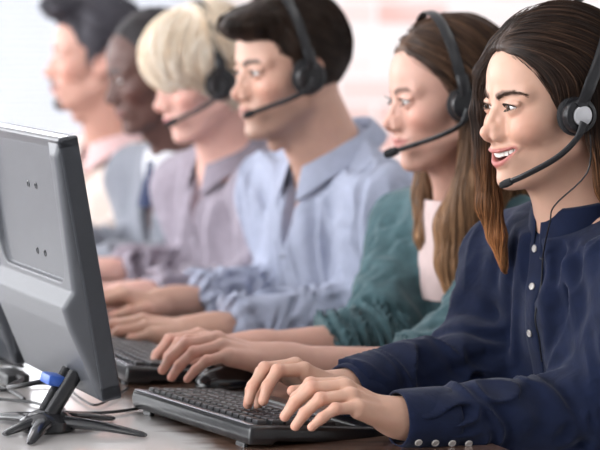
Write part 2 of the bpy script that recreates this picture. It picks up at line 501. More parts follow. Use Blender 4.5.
# ------------------------------------------------------------------ hair
def hair_make(parent, O, R, hs, f, lo, hi, flow, cols, n=4000, steps=18, length=.09, rad=.0005, lift=.003, h=.0028,
              origin=None, mat=None, amp=.0018, freq=160., wave=.0, seedmask=None, name='hair', stray=0.02, clump=.6, tips=None):
    """volume of hair plus strands flowing over it; all in head-local units"""
    nd = np.array([1, 1, .12])
    def fd(q):  # combed relief: noise stretched along the flow
        d = f(q)
        near = np.abs(d) < .02
        if near.any():
            qq = q[near]; fl = flow(qq); a = nrm0(fl)
            al = (qq*a).sum(1)[:, None]*a
            w = (qq-al*.88).astype(F32)
            d = d.copy(); d[near] -= (amp*snoise(w, freq, 3, .5)+amp*.8*snoise(w, freq*.35, 5, .6)).astype(F32)
        return d
    V, Q = surf(fd, lo, hi, h, newton=1)
    rs = np.random.RandomState(11)
    cols = np.array(cols)
    def tipmix(P, c):
        if tips is None: return c
        w = np.clip((tips[1]-P[:, 2])/tips[2], 0, 1)[:, None]*.85
        return c*(1-w)+np.array(tips[0])*(c.sum(1)/max(1e-6, cols.mean(0).sum()))[:, None].clip(.45, 1.7)*w
    def colour(P, r, dark=1.0):
        t = np.clip(r, 0, 1)*(len(cols)-1); i = np.clip(t.astype(int), 0, len(cols)-2); fr = (t-i)[:, None]
        return (cols[i]*(1-fr)+cols[i+1]*fr)*dark
    cn = .5+.5*snoise((V*np.array([1, 1, .25])).astype(F32), 55, 8, .8)
    Cv = colour(V, cn, 1.0)
    Cv = tipmix(V, Cv)
    parts = [(V, Q, Cv)]
    if n:
        pick = rs.choice(len(V), size=min(n*3, len(V)*3), replace=True)
        P = V[pick].astype(F32)
        if seedmask is not None: P = P[seedmask(P)]
        P = P[:n]; N = len(P)
        off = rs.rand(N)**1.5*lift
        st = length/steps*(.6+.8*rs.rand(N))
        G = grad(f, P); P = P-(f(P)[:, None])*G
        dirn = None; path = []
        jit = rs.normal(size=(N, 3))*stray
        lockn = snoise(P, 45, 21, .5)
        for s in range(steps):
            path.append(P+G*(off+lift*clump*(.5+.5*lockn))[:, None])
            fl = nrm0(flow(P))+jit
            if wave: fl = fl+wave*np.stack([snoise(P, 30, 31), snoise(P, 30, 32), snoise(P, 30, 33)], 1)
            t = nrm0(fl-(fl*G).sum(1)[:, None]*G)
            if dirn is not None: t = nrm0(t+dirn*1.2)
            dirn = t
            P = (P+t*st[:, None]).astype(F32)
            G = grad(f, P); P = (P-np.clip(f(P), -.01, .01)[:, None]*G).astype(F32)
            G = G.astype(F32)
        path = np.stack(path, 1)
        tt = np.linspace(0, 1, steps)
        prof = np.minimum(1, np.minimum(tt*6+.25, (1-tt)*3+.08))
        r = rad*(.6+.8*rs.rand(N))[:, None]*prof[None]
        SV, SQ, sid = strands_mesh(path, r)
        rr = np.clip(.5+.30*rs.normal(size=N)+.25*lockn, 0, 1)
        parts.append((SV, SQ, tipmix(SV, colour(None, rr)[sid])))
    VV = np.concatenate([p[0] for p in parts]); CC = np.concatenate([p[2] for p in parts])
    QQ = np.concatenate([parts[0][1]]+[parts[1][1]+len(parts[0][0])] if n else [parts[0][1]])
    return mesh_obj(name, (VV*hs)@R.T+O, QQ, mat, parent, origin, col=CC)
def nrm0(v): return v/(np.linalg.norm(v, axis=1)[:, None]+1e-9)

# ------------------------------------------------------------------ person
def loft(rows, closed=False):
    """rows: list of (m,3) arrays -> V,F"""
    m = len(rows[0]); V = np.concatenate(rows); F = []
    for i in range(len(rows)-1):
        for k in range(m if closed else m-1):
            k2 = (k+1) % m
            F.append((i*m+k, i*m+k2, (i+1)*m+k2, (i+1)*m+k))
    return V, F
def solid(o, t, off=0):
    md = o.modifiers.new('thick', 'SOLIDIFY'); md.thickness = t; md.offset = off
    return o

class Person: pass
def person(S):
    p = Person(); p.S = S
    hs = S['hs']; O = S['O']; R = head_frame(*S['rot']); hd = S['head']
    NB = S['NB']; yb = math.radians(S['yaw']); U = A(0, 0, 1)
    F = A(-math.cos(yb), -math.sin(yb), 0); L = A(math.sin(yb), -math.cos(yb), 0)
    sw = S['sw']; male = hd.get('male', 0)
    lean = S.get('lean', .14)
    SN = S.get('SN', NB+L*sw-U*.055+F*.005); SF = S.get('SF', NB-L*sw-U*.055+F*.005)
    hip = NB-F*lean-U*(NB[2]-.56)
    p.F, p.L, p.O, p.R, p.NB = F, L, O, R, NB
    base = A(hip[0], hip[1], 0)
    h = S['h']; k = S.get('bulk', 1.0)
    up = nrm(NB-hip); Fb = nrm(F-up*np.dot(F, up)); RB = np.stack([Fb, L, up], 1)
    chest = NB-up*.17+Fb*.025
    nr = S.get('neckr', .050)
    EN, WN, EF, WF = S['EN'], S['WN'], S['EF'], S['WF']
    def torso(P):
        q = loc(P, chest, RB)
        d = ell(q, (0, 0, 0), (.098*k, .150*k, .175))
        d = smin(d, ell(q, (-.005, 0, -.20), (.100*k, .135*k, .17)), .06)
        d = smin(d, ell(q, (-.02, 0, -.33), (.12*k, .165*k, .12)), .05)
        if S.get('bust'):
            s = np.stack([q[:, 0], np.abs(q[:, 1]), q[:, 2]], 1)
            d = smin(d, ell(s, (.070, .068, -.035), (.055, .062, .062)), .03)
        d = smin(d, cone(P, NB+U*.01-F*.01, SN+U*.004, .052, .046), .05)
        d = smin(d, cone(P, NB+U*.01-F*.01, SF+U*.004, .052, .046), .05)
        return d
    p.torso_f = lambda P: torso(P.astype(F32))-coff0
    coff0 = S.get('shirtoff', .008)+.002
    def hframe(Wp, E, yaw, pit, roll, side):
        y = math.radians(yaw); a = math.radians(pit); r = math.radians(roll)
        X = A(-math.cos(y)*math.cos(a), -math.sin(y)*math.cos(a), math.sin(a))
        Y = nrm(np.cross(U, X)); Z = np.cross(X, Y)      # Y = user's left
        Y, Z = Y*math.cos(r)+Z*math.sin(r), Z*math.cos(r)-Y*math.sin(r)
        return np.stack([X, Y if side > 0 else -Y, Z], 1)  # side>0: right hand, thumb to the left
    HN = hframe(WN, EN, *S['hN'], -1); HF = hframe(WF, EF, *S['hF'], 1)
    JN = hand_joints(-1, *S.get('jN', ())); JF = hand_joints(1, *S.get('jF', ()))
    hh = S.get('hand', .98)
    p.HN, p.HF, p.JN, p.JF = HN, HF, JN, JF
    def hands(P):
        out = None
        for Wp, H, J, E in ((WN, HN, JN, EN), (WF, HF, JF, EF)):
            d = np.sqrt(((P-Wp.astype(F32))**2).sum(1))-.24
            m = d < .03
            if m.any():
                q = loc(P[m], Wp, H)/hh
                d[m] = hand_sdf(q.astype(F32), 1, J)*hh
            # forearm (flattened at the wrist)
            fa = cone(P, E, Wp-(Wp-E)*.06, S.get('far', (.040, .0235))[0]*.98, S.get('far', (.040, .0235))[1])
            fa = smin(fa, cone(P, Wp-(Wp-E)*.10, Wp+H[:, 0]*.012, .0235, .0215), .02)
            d = smin(d, fa, .015)
            out = d if out is None else np.minimum(out, d)
        return out
    nt = O+R@A(-.030, 0, -.045)*hs
    def body(P):
        P = P.astype(F32)
        d = np.sqrt(((P-O.astype(F32))**2).sum(1))-.17
        m = d < .03
        if m.any():
            d[m] = head_sdf((loc(P[m], O, R)/hs).astype(F32), hd)*hs
        d = smin(d, cone(P, nt, NB+U*.01, nr*hs, nr*1.08), .022)
        # throat
        d = smin(d, cone(P, O+R@A(.018, 0, -.070)*hs, NB+F*.032-U*.005, .022, .026), .035)
        if male: d = smin(d, sph(P, O+R@A(.038, 0, -.118)*hs, .010), .02)
        d = smin(d, torso(P)+.010, .03)
        a = np.minimum(cone(P, SN, EN, .040*k, .036), cone(P, SF, EF, .040*k, .036))
        d = smin(d, a, .02)
        hd_ = hands(P)
        return smin(d, hd_, .02).astype(F32)
    pts = np.array([O, NB, SN, SF, EN, EF, WN, WF, hip, chest, WN+HN[:, 0]*.2, WF+HF[:, 0]*.2])
    lo = pts.min(0)-.16; hi = pts.max(0)+.16; lo[2] = max(lo[2], .50)
    V, Q = surf(body, lo, hi, h)
    col = np.tile(np.array(hd['skin'], float), (len(V), 1))
    qh = (loc(V.astype(F32), O, R)/hs).astype(F32)
    m = np.sqrt((qh**2).sum(1)) < .19
    col[m] = head_cols(qh[m], hd)
    # knuckles and nails
    for Wp, H, J in ((WN, HN, JN), (WF, HF, JF)):
        q = (loc(V.astype(F32), Wp, H)/hh).astype(F32)
        mm = np.sqrt((q**2).sum(1)) < .26
        qq = q[mm]; cc = col[mm]
        for pts_, r in J:
            for j in (1, 2, 3):
                dd = np.abs(sph(qq, pts_[min(j, len(pts_)-1)], r[min(j, len(r)-1)]))
                w = np.clip(1-dd/.006, 0, 1)[:, None]*.3
                cc = cc*(1-w)+np.array(hd['skin'])*A(1.05, .72, .68)*w
            if len(pts_) == 4:
                t = nrm(np.asarray(pts_[3])-pts_[2]); side = A(0, 1, 0); nz = nrm(np.cross(t, side))
                nz = nz if nz[2] > 0 else -nz
                c0 = np.asarray(pts_[3])+nz*r[3]*.95+t*.0015
                lq = qq-c0; a_ = lq@t; b_ = lq@nrm(np.cross(nz, t))
                nail = (np.abs(a_) < .0058) & (np.abs(b_) < r[3]*.68) & (np.abs(lq@nz) < .005)
                cc[nail] = np.array(hd['skin'])*A(1.12, .98, .98)
        col[mm] = cc
    me = mesh_obj('person', V, Q, S['skinmat'], None, base, col)
    me.location = base; p.obj = me; p.base = base
    # ---- eyes
    iris = S.get('irismat')
    for s in (1, -1):
        n_ = 16; prof = []
        ec = O+R@(EYE*A(1, s, 1))*hs
        gaze = R@nrm(A(1, -.10*s if s > 0 else .1, S.get('gaze', -.10)))
        rr = .0124*hs
        prof = [(rr*math.sin(math.pi*t/n_), -rr*math.cos(math.pi*t/n_)) for t in range(1, n_)]
        e = MB().lathe(prof, 24, o=ec, ax=gaze).build('eye', S['eyemat'], me, base)
        ir = MB().lathe([(.0058*hs, 0), (.0056*hs, .0008), (.003*hs, .0012)], 24, o=ec+gaze*(rr*.875), ax=gaze).build('iris', S['irismat'], e, base)
        pu = MB().lathe([(.0026*hs, 0), (.0024*hs, .0004)], 16, o=ec+gaze*(rr*.875+.0012), ax=gaze).build('pupil', S['pupilmat'], e, base)
    # ---- shirt
    sl = S['sleeve']    # (t_end_near, t_end_far) in forearm units, 1 = wrist
    fa = S.get('foldamp', .006)
    NBf = NB.astype(F32)
    ndir = nrm(nt-NB)
    coff = S.get('shirtoff', .008)
    sr = S.get('slr', (.060, .052, .050, .036))
    folds = []
    for pl_, r_, sg in S.get('folds', ()):
        pp = []
        for a_, z_ in pl_:
            P0 = NB+L*a_; P0 = A(P0[0], P0[1], z_)+F*.35
            pp.append(project(p.torso_f, P0, -F, 120))
        folds.append((catmull(pp, 9), r_, sg))
    def shirt(P):
        P = P.astype(F32)
        d = torso(P)-coff
        for pp, r_, sg in folds:
            m = d < .03
            if not m.any(): continue
            rr = r_*np.sin(np.linspace(.35, math.pi-.25, 9))
            if sg > 0: d[m] = smin(d[m], chain(P[m], pp, rr, .002), .014)
            else: d[m] = smax(d[m], -chain(P[m], pp+F*.004, rr*.8, .002), .012)
        for SH, E, Wp, te in ((SN, EN, WN, sl[0]), (SF, EF, WF, sl[1])):
            d = smin(d, cone(P, SH, E, sr[0]*k, sr[1]*k), .035)
            fr = E+(Wp-E)*te
            g = cone(P, E, fr, sr[2]*k, (sr[2]+(sr[3]-sr[2])*te)*1.0)
            ax_ = nrm(Wp-E)
            g = smax(g, ((P-fr.astype(F32))@ax_.astype(F32)), .003)
            d = smin(d, g, .03)
        near = d < .03
        if near.any() and fa > 0:
            Pn = P[near]; f_ = np.zeros(len(Pn), F32)
            q = loc(Pn, chest, RB)
            w = 1.0
            # long vertical drapes on the torso, diagonal pulls on the sleeves
            tors = (np.stack([q[:, 0]*1.0, q[:, 1], q[:, 2]*.20], 1)).astype(F32)
            n1 = 1-2*np.abs(snoise(tors, 34, S.get('seed', 1), 1.2))
            n3 = snoise(Pn, 26, S.get('seed', 1)+9, 1.0)
            f_ = (S.get('drape', .5)*n1+.3*n3)
            for SH, E, Wp in ((SN, EN, WN), (SF, EF, WF)):
                for a_, b_, wd, sc in ((SH, E, .075, 1.0), (E, Wp, .075, 1.25)):
                    a2 = a_.astype(F32); ba = (b_-a_).astype(F32); t = np.clip(((Pn-a2)@ba)/(ba@ba), 0, 1)
                    dd = np.sqrt(((Pn-a2-t[:, None]*ba)**2).sum(1))
                    wgt = np.clip((wd-dd)/.02, 0, 1)
                    ax_ = nrm(b_-a_).astype(F32); al = (Pn@ax_)[:, None]*ax_
                    tw = (Pn-al*.15+al*.9).astype(F32)
                    nn = 1-2*np.abs(snoise((Pn+al*.55).astype(F32), 30*sc, S.get('seed', 1)+int(wd*1000)+int(sc*10), 1.5))
                    f_ = f_*(1-wgt)+nn*wgt*1.15
            d = d.copy(); d[near] -= (fa*f_).astype(F32)
        # neckline
        nl = S.get('neckcut', .035)
        cutp = (P-(NB+ndir*nl).astype(F32))@nrm(ndir+F*S.get('necktilt', .5)).astype(F32)
        rel = P-NBf; ax3 = rel@ndir.astype(F32); rad3 = np.sqrt(np.maximum((rel**2).sum(1)-ax3**2, 0))
        d = smax(d, -np.maximum(-cutp, rad3-.115), .004)
        if S.get('open'):   # open neck: V cut at the throat
            w_, dp = S['open']
            q = loc(P, NB+F*.06, RB)
            v = np.maximum(np.abs(q[:, 1])-(w_*(q[:, 2]+dp)/dp), -(q[:, 0]+.03))
            d = smax(d, -v.astype(F32), .003)
        return d.astype(F32)
    p.shirt_f = shirt
    slo = np.array([NB, SN, SF, EN, EF, hip, chest, WN, WF]).min(0)-.16; shi = np.array([NB, SN, SF, EN, EF, hip, chest, WN, WF]).max(0)+.16
    slo[2] = .52; 
    V, Q = surf(shirt, slo, shi, S.get('hshirt', .004), newton=2)
    sh = mesh_obj(S.get('top', 'shirt'), V, Q, S['shirtmat'], me, base); p.shirt = sh
    if S.get('shirtlabel'): sh['label'] = S['shirtlabel']
    # ---- legs and trousers under the desk
    kN, kF = [hip+L*s*.10+F*.43-U*.02 for s in (1, -1)]
    aN, aF = [A(q[0], q[1], .09)+F*.03 for q in (kN, kF)]
    def trous(P):
        P = P.astype(F32)
        d = ell(loc(P, hip+U*.02, RB), (0, 0, 0), (.125*k, .175*k, .11))
        for s, kk, an in ((1, kN, aN), (-1, kF, aF)):
            d = smin(d, cone(P, hip+L*s*.09, kk, .085, .062), .05)
            d = smin(d, cone(P, kk, an, .060, .045), .02)
        return d
    pts = np.array([hip, kN, kF, aN, aF])
    V, Q = surf(trous, pts.min(0)-.18, pts.max(0)+.18, .014)
    mesh_obj('trousers', V, Q, S['trousmat'], me, base)
    for an in (aN, aF):
        def shoe(P, an=an):
            q = loc(P, an, np.stack([F, L, U], 1))
            d = smin(ell(q, (.06, 0, -.055), (.13, .046, .038)), ell(q, (-.01, 0, -.02), (.05, .042, .06)), .03)
            return smax(d, -(q[:, 2]+.0885), .003)
        V, Q = surf(shoe, an-.22, an+.22, .009)
        mesh_obj('shoe', V, Q, S['shoemat'], me, base)
    return p

def ring_collar(p, r0, h0, h1, gap, mat, name='collar', fall=None, tilt=.35, drop=0., wid=1.0, off=(0, 0), th=.003):
    """collar standing round the neck; fall=(out,down,tip) folds it over"""
    NB, F, L = p.NB, p.F, p.L; U = nrm(A(0, 0, 1)+F*-tilt*.5)
    c = NB+F*off[0]+A(0, 0, 1)*off[1]
    n = 49; ts = np.linspace(-math.pi+gap, math.pi-gap, n)
    def ringp(rad, hz):
        out = []
        for i, t in enumerate(ts):
            a = t+math.pi       # 0 = front
            fr = math.cos(a)
            r = rad[i] if hasattr(rad, '__len__') else rad; z = hz[i] if hasattr(hz, '__len__') else hz
            out.append(c+F*(r*math.cos(a)*1.02)+L*(r*math.sin(a)*wid)+A(0, 0, 1)*(z-tilt*r*fr))
        return np.array(out)
    fr = np.cos(ts+math.pi)
    rows = [ringp(r0+.006, h0), ringp(r0+.002, (h0+h1)/2), ringp(r0, h1-drop*np.maximum(fr, 0))]
    if fall:
        ou, dn, tip = fall
        front = np.maximum(fr, 0)**3
        rows.append(ringp(r0+.004, h1+.0035-drop*np.maximum(fr, 0)))
        rows.append(ringp(r0+ou*.45, h1-dn*.35-drop*np.maximum(fr, 0)-tip*.3*front))
        rows.append(ringp(r0+ou, h1-dn-drop*np.maximum(fr, 0)-tip*front))
    V, Fc = loft(rows)
    o = mesh_obj(name, V, Fc, mat, p.shirt, p.base)
    solid(o, th)
    sb = o.modifiers.new('s', 'SUBSURF'); sb.levels = 1; sb.render_levels = 1
    return o
def project(f, P0, d, n=60, step=.003):
    """march from P0 along d till f<0"""
    P = np.asarray(P0, float)
    for _ in range(n):
        v = float(f(P[None].astype(F32))[0])
        if v < .0004: break
        P = P+d*min(max(v*.8, .0006), .05)
        if np.linalg.norm(P-P0) > .5: return np.asarray(P0, float)+d*.25
    return P
def cuff(p, E, Wp, H, t0, t1, r0, r1, mat, buttons=0, bmat=None, bdir=None, flat=.86, th=.0025, name='cuff'):
    """buttoned band closing the sleeve"""
    ax = nrm(Wp-E); L_ = np.linalg.norm(Wp-E)
    z = nrm(H[:, 2]-ax*np.dot(H[:, 2], ax)); y = np.cross(ax, z); n = 40; rows = []
    for t, r, e in ((t1, r1-.004, 0), (t1+.003, r1-.001, 0), (t1, r1+.001, 0), ((t0+t1)/2, (r0+r1)/2+.001, 0), (t0+.01, r0+.001, 0), (t0, r0-.003, 0)):
        c = E+ax*L_*t
        a = np.arange(n)*2*math.pi/n
        wob = 1+.012*np.sin(a*3+1)+.01*np.sin(a*5+t*9)
        rows.append(c+np.outer(np.cos(a)*r*flat*wob, z)+np.outer(np.sin(a)*r*wob, y))
    V, F = loft(rows, True)
    o = mesh_obj(name, V, F, mat, p.shirt, p.base); solid(o, th)
    sb = o.modifiers.new('s', 'SUBSURF'); sb.levels = 1; sb.render_levels = 1
    if buttons:
        for i in range(buttons):
            t = t1-.012/L_-i*bdir[2]/L_; a = bdir[0]+bdir[1]*i
            r = r1+(r0-r1)*((t-t1)/(t0-t1))+.0035
            nrml = nrm(z*math.cos(a)+y*math.sin(a))
            c = E+ax*L_*t+z*math.cos(a)*r*flat+y*math.sin(a)*r
            button(p, c, nrml, bmat)
    return o
def button(p, c, n, mat, r=.0048, parent=None):
    MB().lathe([(.0001, 0), (r, 0), (r*1.04, .0011), (r*.86, .0020), (r*.72, .0014), (.0004, .0013)], 20, o=c, ax=n).build('button', mat, parent or p.shirt, p.base)
def front_point(p, yoff, z, lift=.0, start=.35, tor=False):
    """point on the shirt front: yoff to the left of the middle, at world height z; returns point and normal"""
    P0 = p.NB+p.L*yoff; P0 = A(P0[0], P0[1], z)+p.F*start
    f_ = p.torso_f if tor else p.shirt_f
    P = project(f_, P0, -p.F, 120); G = grad(f_, P[None].astype(F32), .004)[0]
    return P+G*lift, G
def placket(p, z0, z1, mat, w=.030, yo=0., name='placket', n=26, zb=None, bmat=None, drift=0.):
    """strip of cloth down the shirt front with its buttons"""
    rows = []
    for z in np.linspace(z0, z1, n):
        u = (z0-z)/(z0-z1)
        a, g = front_point(p, yo+drift*u, z)
        cr = []
        for k_, l_ in ((-.5, .0004), (-.46, .0024), (0, .0032), (.46, .0024), (.5, .0004)):
            q, gg = front_point(p, yo+drift*u+w*k_, z); cr.append(q+gg*l_)
        rows.append(np.array(cr))
    V, F = loft(rows)
    o = mesh_obj(name, V, F, mat, p.shirt, p.base)
    sb = o.modifiers.new('s', 'SUBSURF'); sb.levels = 1; sb.render_levels = 1
    for z in (zb or []):
        u = (z0-z)/(z0-z1); q, g = front_point(p, yo+drift*u, z, .0032); button(p, q, g, bmat, parent=o)
    return o
# ------------------------------------------------------------------ headset (worn, a thing of its own)
def headset(O, R, hs, label, side=1, tilt=0., cup=(-.004, .088, -.004), boom=None, mats=None, band_r=(.090, .142), bandw=.009,
            centre=None, cable=None, group=None, cupr=.027, micr=.0048, fluffy=False, sec=True, cushr=None):
    """head-local layout: band over the crown, cushion and cup on both ears, boom to the mouth"""
    root = empty('headset', tuple(O+R@A(cup[0], side*cup[1], cup[2])*hs))
    org = np.array(root.location)
    tag(root, label, 'headset', group)
    T = lambda q: O+(np.asarray(q, float)*hs)@R.T
    black, foam, silver = mats
    n = 41; th = np.linspace(-.05, math.pi+.05, n)
    a, b = band_r
    ct, st = math.cos(math.radians(tilt)), math.sin(math.radians(tilt))
    pts = [(cup[0]-st*(b*max(math.sin(t), -.1))*1.0, a*math.cos(t)*(1+.03*math.sin(t)**2), cup[2]+.012+(b-cup[2]-.012)*ct*max(math.sin(t), -.2)**.9 if math.sin(t) > 0 else cup[2]+.012) for t in th]
    P = T(pts)
    MB().tube(P, bandw*hs, 10, flat=(1.0, .22), up=R[:, 0]).build('headband', black, root, org)
    if sec:
        pass
    for s in (1, -1):
        c = T((cup[0], s*cup[1], cup[2])); ax = R@nrm(A(0, s, 0))
        cr = cupr*hs
        kr = (cushr or cupr)*hs
        MB().lathe([(kr*.55, -.013), (kr*.95, -.013), (kr*1.04, -.009), (kr*1.0, -.004), (kr*.9, -.002)], 36, o=c, ax=ax).build('ear_cushion', foam, root, org)
        cu = MB().lathe([(cr*.90, -.003), (cr*.92, .003), (cr*.84, .0085), (cr*.62, .0105), (cr*.60, .0085), (cr*.3, .0085)], 36, o=c, ax=ax).build('ear_cup', black, root, org)
        if centre:
            MB().lathe([(cr*centre, .008), (cr*centre, .0118), (cr*(centre-.06), .0128), (.001, .0128)], 30, o=c, ax=ax).build('badge', silver, cu, org)
        # yoke joining cup and band
        if s == side or True:
            y0 = T((cup[0], s*(cup[1]+.008), cup[2]+.014)); y1 = T((cup[0]-st*.03, s*(a+.0035), cup[2]+.048))
            MB().tube(catmull([y0, (y0+y1)/2+ax*.003, y1], 8), .008*hs, 10, flat=(1.2, .45), up=R[:, 0]).build('slider', black, root, org)
    if boom:
        pb = catmull([T(q) for q in boom], 28)
        r = np.full(28, .0036*hs); r[:6] = np.linspace(.0062, .0042, 6)*hs
        MB().tube(pb, r, 12, flat=(1.25, .8)).build('boom', black, root, org)
        d = nrm(pb[-1]-pb[-4]); e = pb[-1]
        L_ = .026*hs if fluffy else .020*hs
        mt = [e-d*L_*.5, e-d*L_*.38, e, e+d*L_*.4, e+d*L_*.5]
        MB().tube(mt, [micr*.55, micr, micr*1.1, micr*.9, micr*.35], 14).build('microphone', foam, root, org)
    if cable:
        MB().tube(catmull(cable, 40), .0011, 6).build('cable', black, root, org)
    return root
# ------------------------------------------------------------------ camera, world, lights
cam = bpy.data.cameras.new('camera'); co = bpy.data.objects.new('camera', cam); C.objects.link(co)
co.location = tuple(CAMP); co.rotation_euler = (math.pi/2-TH, 0, 0)
cam.sensor_width = 36; cam.lens = 36*FPX/600; cam.clip_start = .05; cam.clip_end = 100
cam.dof.use_dof = True; cam.dof.focus_distance = 3.02; cam.dof.aperture_fstop = 4.6
sc = bpy.context.scene; sc.camera = co
sc.view_settings.view_transform = 'Standard'; sc.view_settings.look = 'None'; sc.view_settings.gamma = 1
sc.view_settings.exposure = 0.0; sc.view_settings.use_curve_mapping = False
wd = bpy.data.worlds.new('world'); sc.world = wd; wd.use_nodes = True
bg = wd.node_tree.nodes['Background']; bg.inputs[0].default_value = (.93, .96, 1, 1); bg.inputs[1].default_value = .38
def area(name, loc, tgt, size, power, col=(1, 1, 1), sy=None):
    l = bpy.data.lights.new(name, 'AREA'); l.energy = power; l.color = col; l.size = size
    if sy: l.shape = 'RECTANGLE'; l.size_y = sy
    o = bpy.data.objects.new(name, l); C.objects.link(o); o.location = loc
    o.rotation_euler = (Vector(tgt)-Vector(loc)).to_track_quat('-Z', 'Y').to_euler(); return o
ROW = nrm(A(-.39, .92, 0)); FWD = nrm(A(-.92, -.39, 0))
# ------------------------------------------------------------------ room
def struct(o): o['kind'] = 'structure'; return o
# floor
m, nt, b = new_mat('floor_carpet'); tc = nt.nodes.new('ShaderNodeTexCoord'); n = nt.nodes.new('ShaderNodeTexNoise'); n.inputs['Scale'].default_value = 60
nt.links.new(tc.outputs['Object'], n.inputs['Vector']); r = nt.nodes.new('ShaderNodeValToRGB'); r.color_ramp.elements[0].color = (.42, .41, .42, 1); r.color_ramp.elements[1].color = (.55, .54, .55, 1)
nt.links.new(n.outputs['Fac'], r.inputs['Fac']); nt.links.new(r.outputs['Color'], b.inputs['Base Color']); setp(b, Roughness=.9)
struct(MB().box((0, 3, -.05), (9, 13, .1)).build('floor', m, smooth=False))
struct(MB().box((0, 3, 3.05), (9, 13, .1)).build('ceiling', plain('ceiling_white', (.9, .9, .9), .9, noise=.02, nscale=8), smooth=False))
# back wall: white washed brick, window at the left
m, nt, b = new_mat('whitewashed_brick'); tc = nt.nodes.new('ShaderNodeTexCoord'); mp = nt.nodes.new('ShaderNodeMapping')
mp.inputs['Rotation'].default_value = (math.pi/2, 0, 0)
br = nt.nodes.new('ShaderNodeTexBrick'); br.inputs['Scale'].default_value = 1; br.inputs['Brick Width'].default_value = .25; br.inputs['Row Height'].default_value = .085
br.inputs['Mortar Size'].default_value = .008; br.inputs['Color1'].default_value = (.93, .86, .84, 1); br.inputs['Color2'].default_value = (.80, .44, .38, 1); br.inputs['Mortar'].default_value = (.88, .86, .85, 1)
br.inputs['Bias'].default_value = .0
nt.links.new(tc.outputs['Object'], mp.inputs['Vector']); nt.links.new(mp.outputs['Vector'], br.inputs['Vector'])
nz = nt.nodes.new('ShaderNodeTexNoise'); nz.inputs['Scale'].default_value = 2.2; nz.inputs['Detail'].default_value = 3
nt.links.new(tc.outputs['Object'], nz.inputs['Vector'])
mr = nt.nodes.new('ShaderNodeMapRange'); mr.inputs['From Min'].default_value = .40; mr.inputs['From Max'].default_value = .72
nt.links.new(nz.outputs['Fac'], mr.inputs['Value'])
mx = nt.nodes.new('ShaderNodeMix'); mx.data_type = 'RGBA'; mx.inputs['B'].default_value = (.90, .87, .86, 1)
nt.links.new(mr.outputs['Result'], mx.inputs['Factor']); nt.links.new(br.outputs['Color'], mx.inputs['A']); nt.links.new(mx.outputs['Result'], b.inputs['Base Color'])
bp = nt.nodes.new('ShaderNodeBump'); bp.inputs['Strength'].default_value = .4; bp.inputs['Distance'].default_value = .01
nt.links.new(br.outputs['Fac'], bp.inputs['Height']); bp.invert = True; nt.links.new(bp.outputs['Normal'], b.inputs['Normal']); setp(b, Roughness=.8)
YB = 8.0
wx0, wx1, wz0, wz1 = -3.6, -.32, .75, 2.6
w = MB()
w.box(((-4.5+wx0)/2, YB+.1, 1.5), (wx0+4.5, .2, 3)); w.box(((4.5+wx1)/2, YB+.1, 1.5), (4.5-wx1, .2, 3))
w.box(((wx0+wx1)/2, YB+.1, wz0/2), (wx1-wx0, .2, wz0)); w.box(((wx0+wx1)/2, YB+.1, (3+wz1)/2), (wx1-wx0, .2, 3-wz1))
struct(w.build('wall_back', m, smooth=False))
white = plain('white_paint', (.86, .86, .86), .5, noise=.02)
fr = MB()
for x in (wx0+.03, (wx0+wx1)/2, wx1-.03): fr.box((x, YB+.12, (wz0+wz1)/2), (.06, .06, wz1-wz0), .006)
for z in (wz0+.03, wz1-.03): fr.box(((wx0+wx1)/2, YB+.12, z), (wx1-wx0, .06, .06), .006)
win = struct(fr.build('window_1', white, smooth=False))
gl, nt, b = new_mat('window_glass'); setp(b, Roughness=.02, Base_Color=(1, 1, 1, 1)); b.inputs['Transmission Weight'].default_value = 1; b.inputs['IOR'].default_value = 1.01
pane = MB().box(((wx0+wx1)/2, YB+.13, (wz0+wz1)/2), (wx1-wx0-.1, .006, wz1-wz0-.1)).build('glass', gl, win, smooth=False)
# venetian blind of pale translucent slats
bm_, nt, b = new_mat('blind_slat'); setp(b, Base_Color=(.93, .94, .96, 1), Roughness=.5)
tr = nt.nodes.new('ShaderNodeBsdfTranslucent'); tr.inputs[0].default_value = (.95, .96, 1, 1); ms = nt.nodes.new('ShaderNodeMixShader'); ms.inputs[0].default_value = .55
nt.links.new(b.outputs[0], ms.inputs[1]); nt.links.new(tr.outputs[0], ms.inputs[2]); nt.links.new(ms.outputs[0], nt.nodes['Material Output'].inputs['Surface'])
bl = empty('venetian_blind', ((wx0+wx1)/2, YB-.05, wz1)); org = A(*bl.location)
tag(bl, 'white horizontal slat blind, lit from behind, over the window at the left', 'blind')
s = MB(); z = wz0+.02
while z < wz1-.03:
    a = math.radians(38); s.box(((wx0+wx1)/2, YB-.05, z), (wx1-wx0+.04, .05, .0015), R=np.array([[1, 0, 0], [0, math.cos(a), -math.sin(a)], [0, math.sin(a), math.cos(a)]])); z += .042
sl_ = s.build('slats', bm_, bl, org, smooth=False)
MB().box(((wx0+wx1)/2, YB-.05, wz1), (wx1-wx0+.05, .06, .04), .004).build('headrail', white, bl, org, smooth=False)
# side walls
struct(MB().box((4.55, 3, 1.5), (.1, 13, 3)).build('wall_right', white, smooth=False))
lx = -4.5
w = MB(); w.box((lx-.05, 3, .4), (.1, 13, .8)); w.box((lx-.05, 3, 2.9), (.1, 13, .2)); w.box((lx-.05, -3, 1.8), (.1, 1, 2)); w.box((lx-.05, 9, 1.8), (.1, 1, 2)); w.box((lx-.05, 3, 1.8), (.1, .3, 2))
struct(w.build('wall_left', white, smooth=False))
f2 = MB()
for y0, y1 in ((-2.5, 2.85), (3.15, 8.5)):
    for y in (y0+.03, (y0+y1)/2, y1-.03): f2.box((lx-.03, y, 1.8), (.06, .06, 2), .006)
    for z in (.83, 2.77): f2.box((lx-.03, (y0+y1)/2, z), (.06, y1-y0, .06), .006)
struct(f2.build('window_2', white, smooth=False))
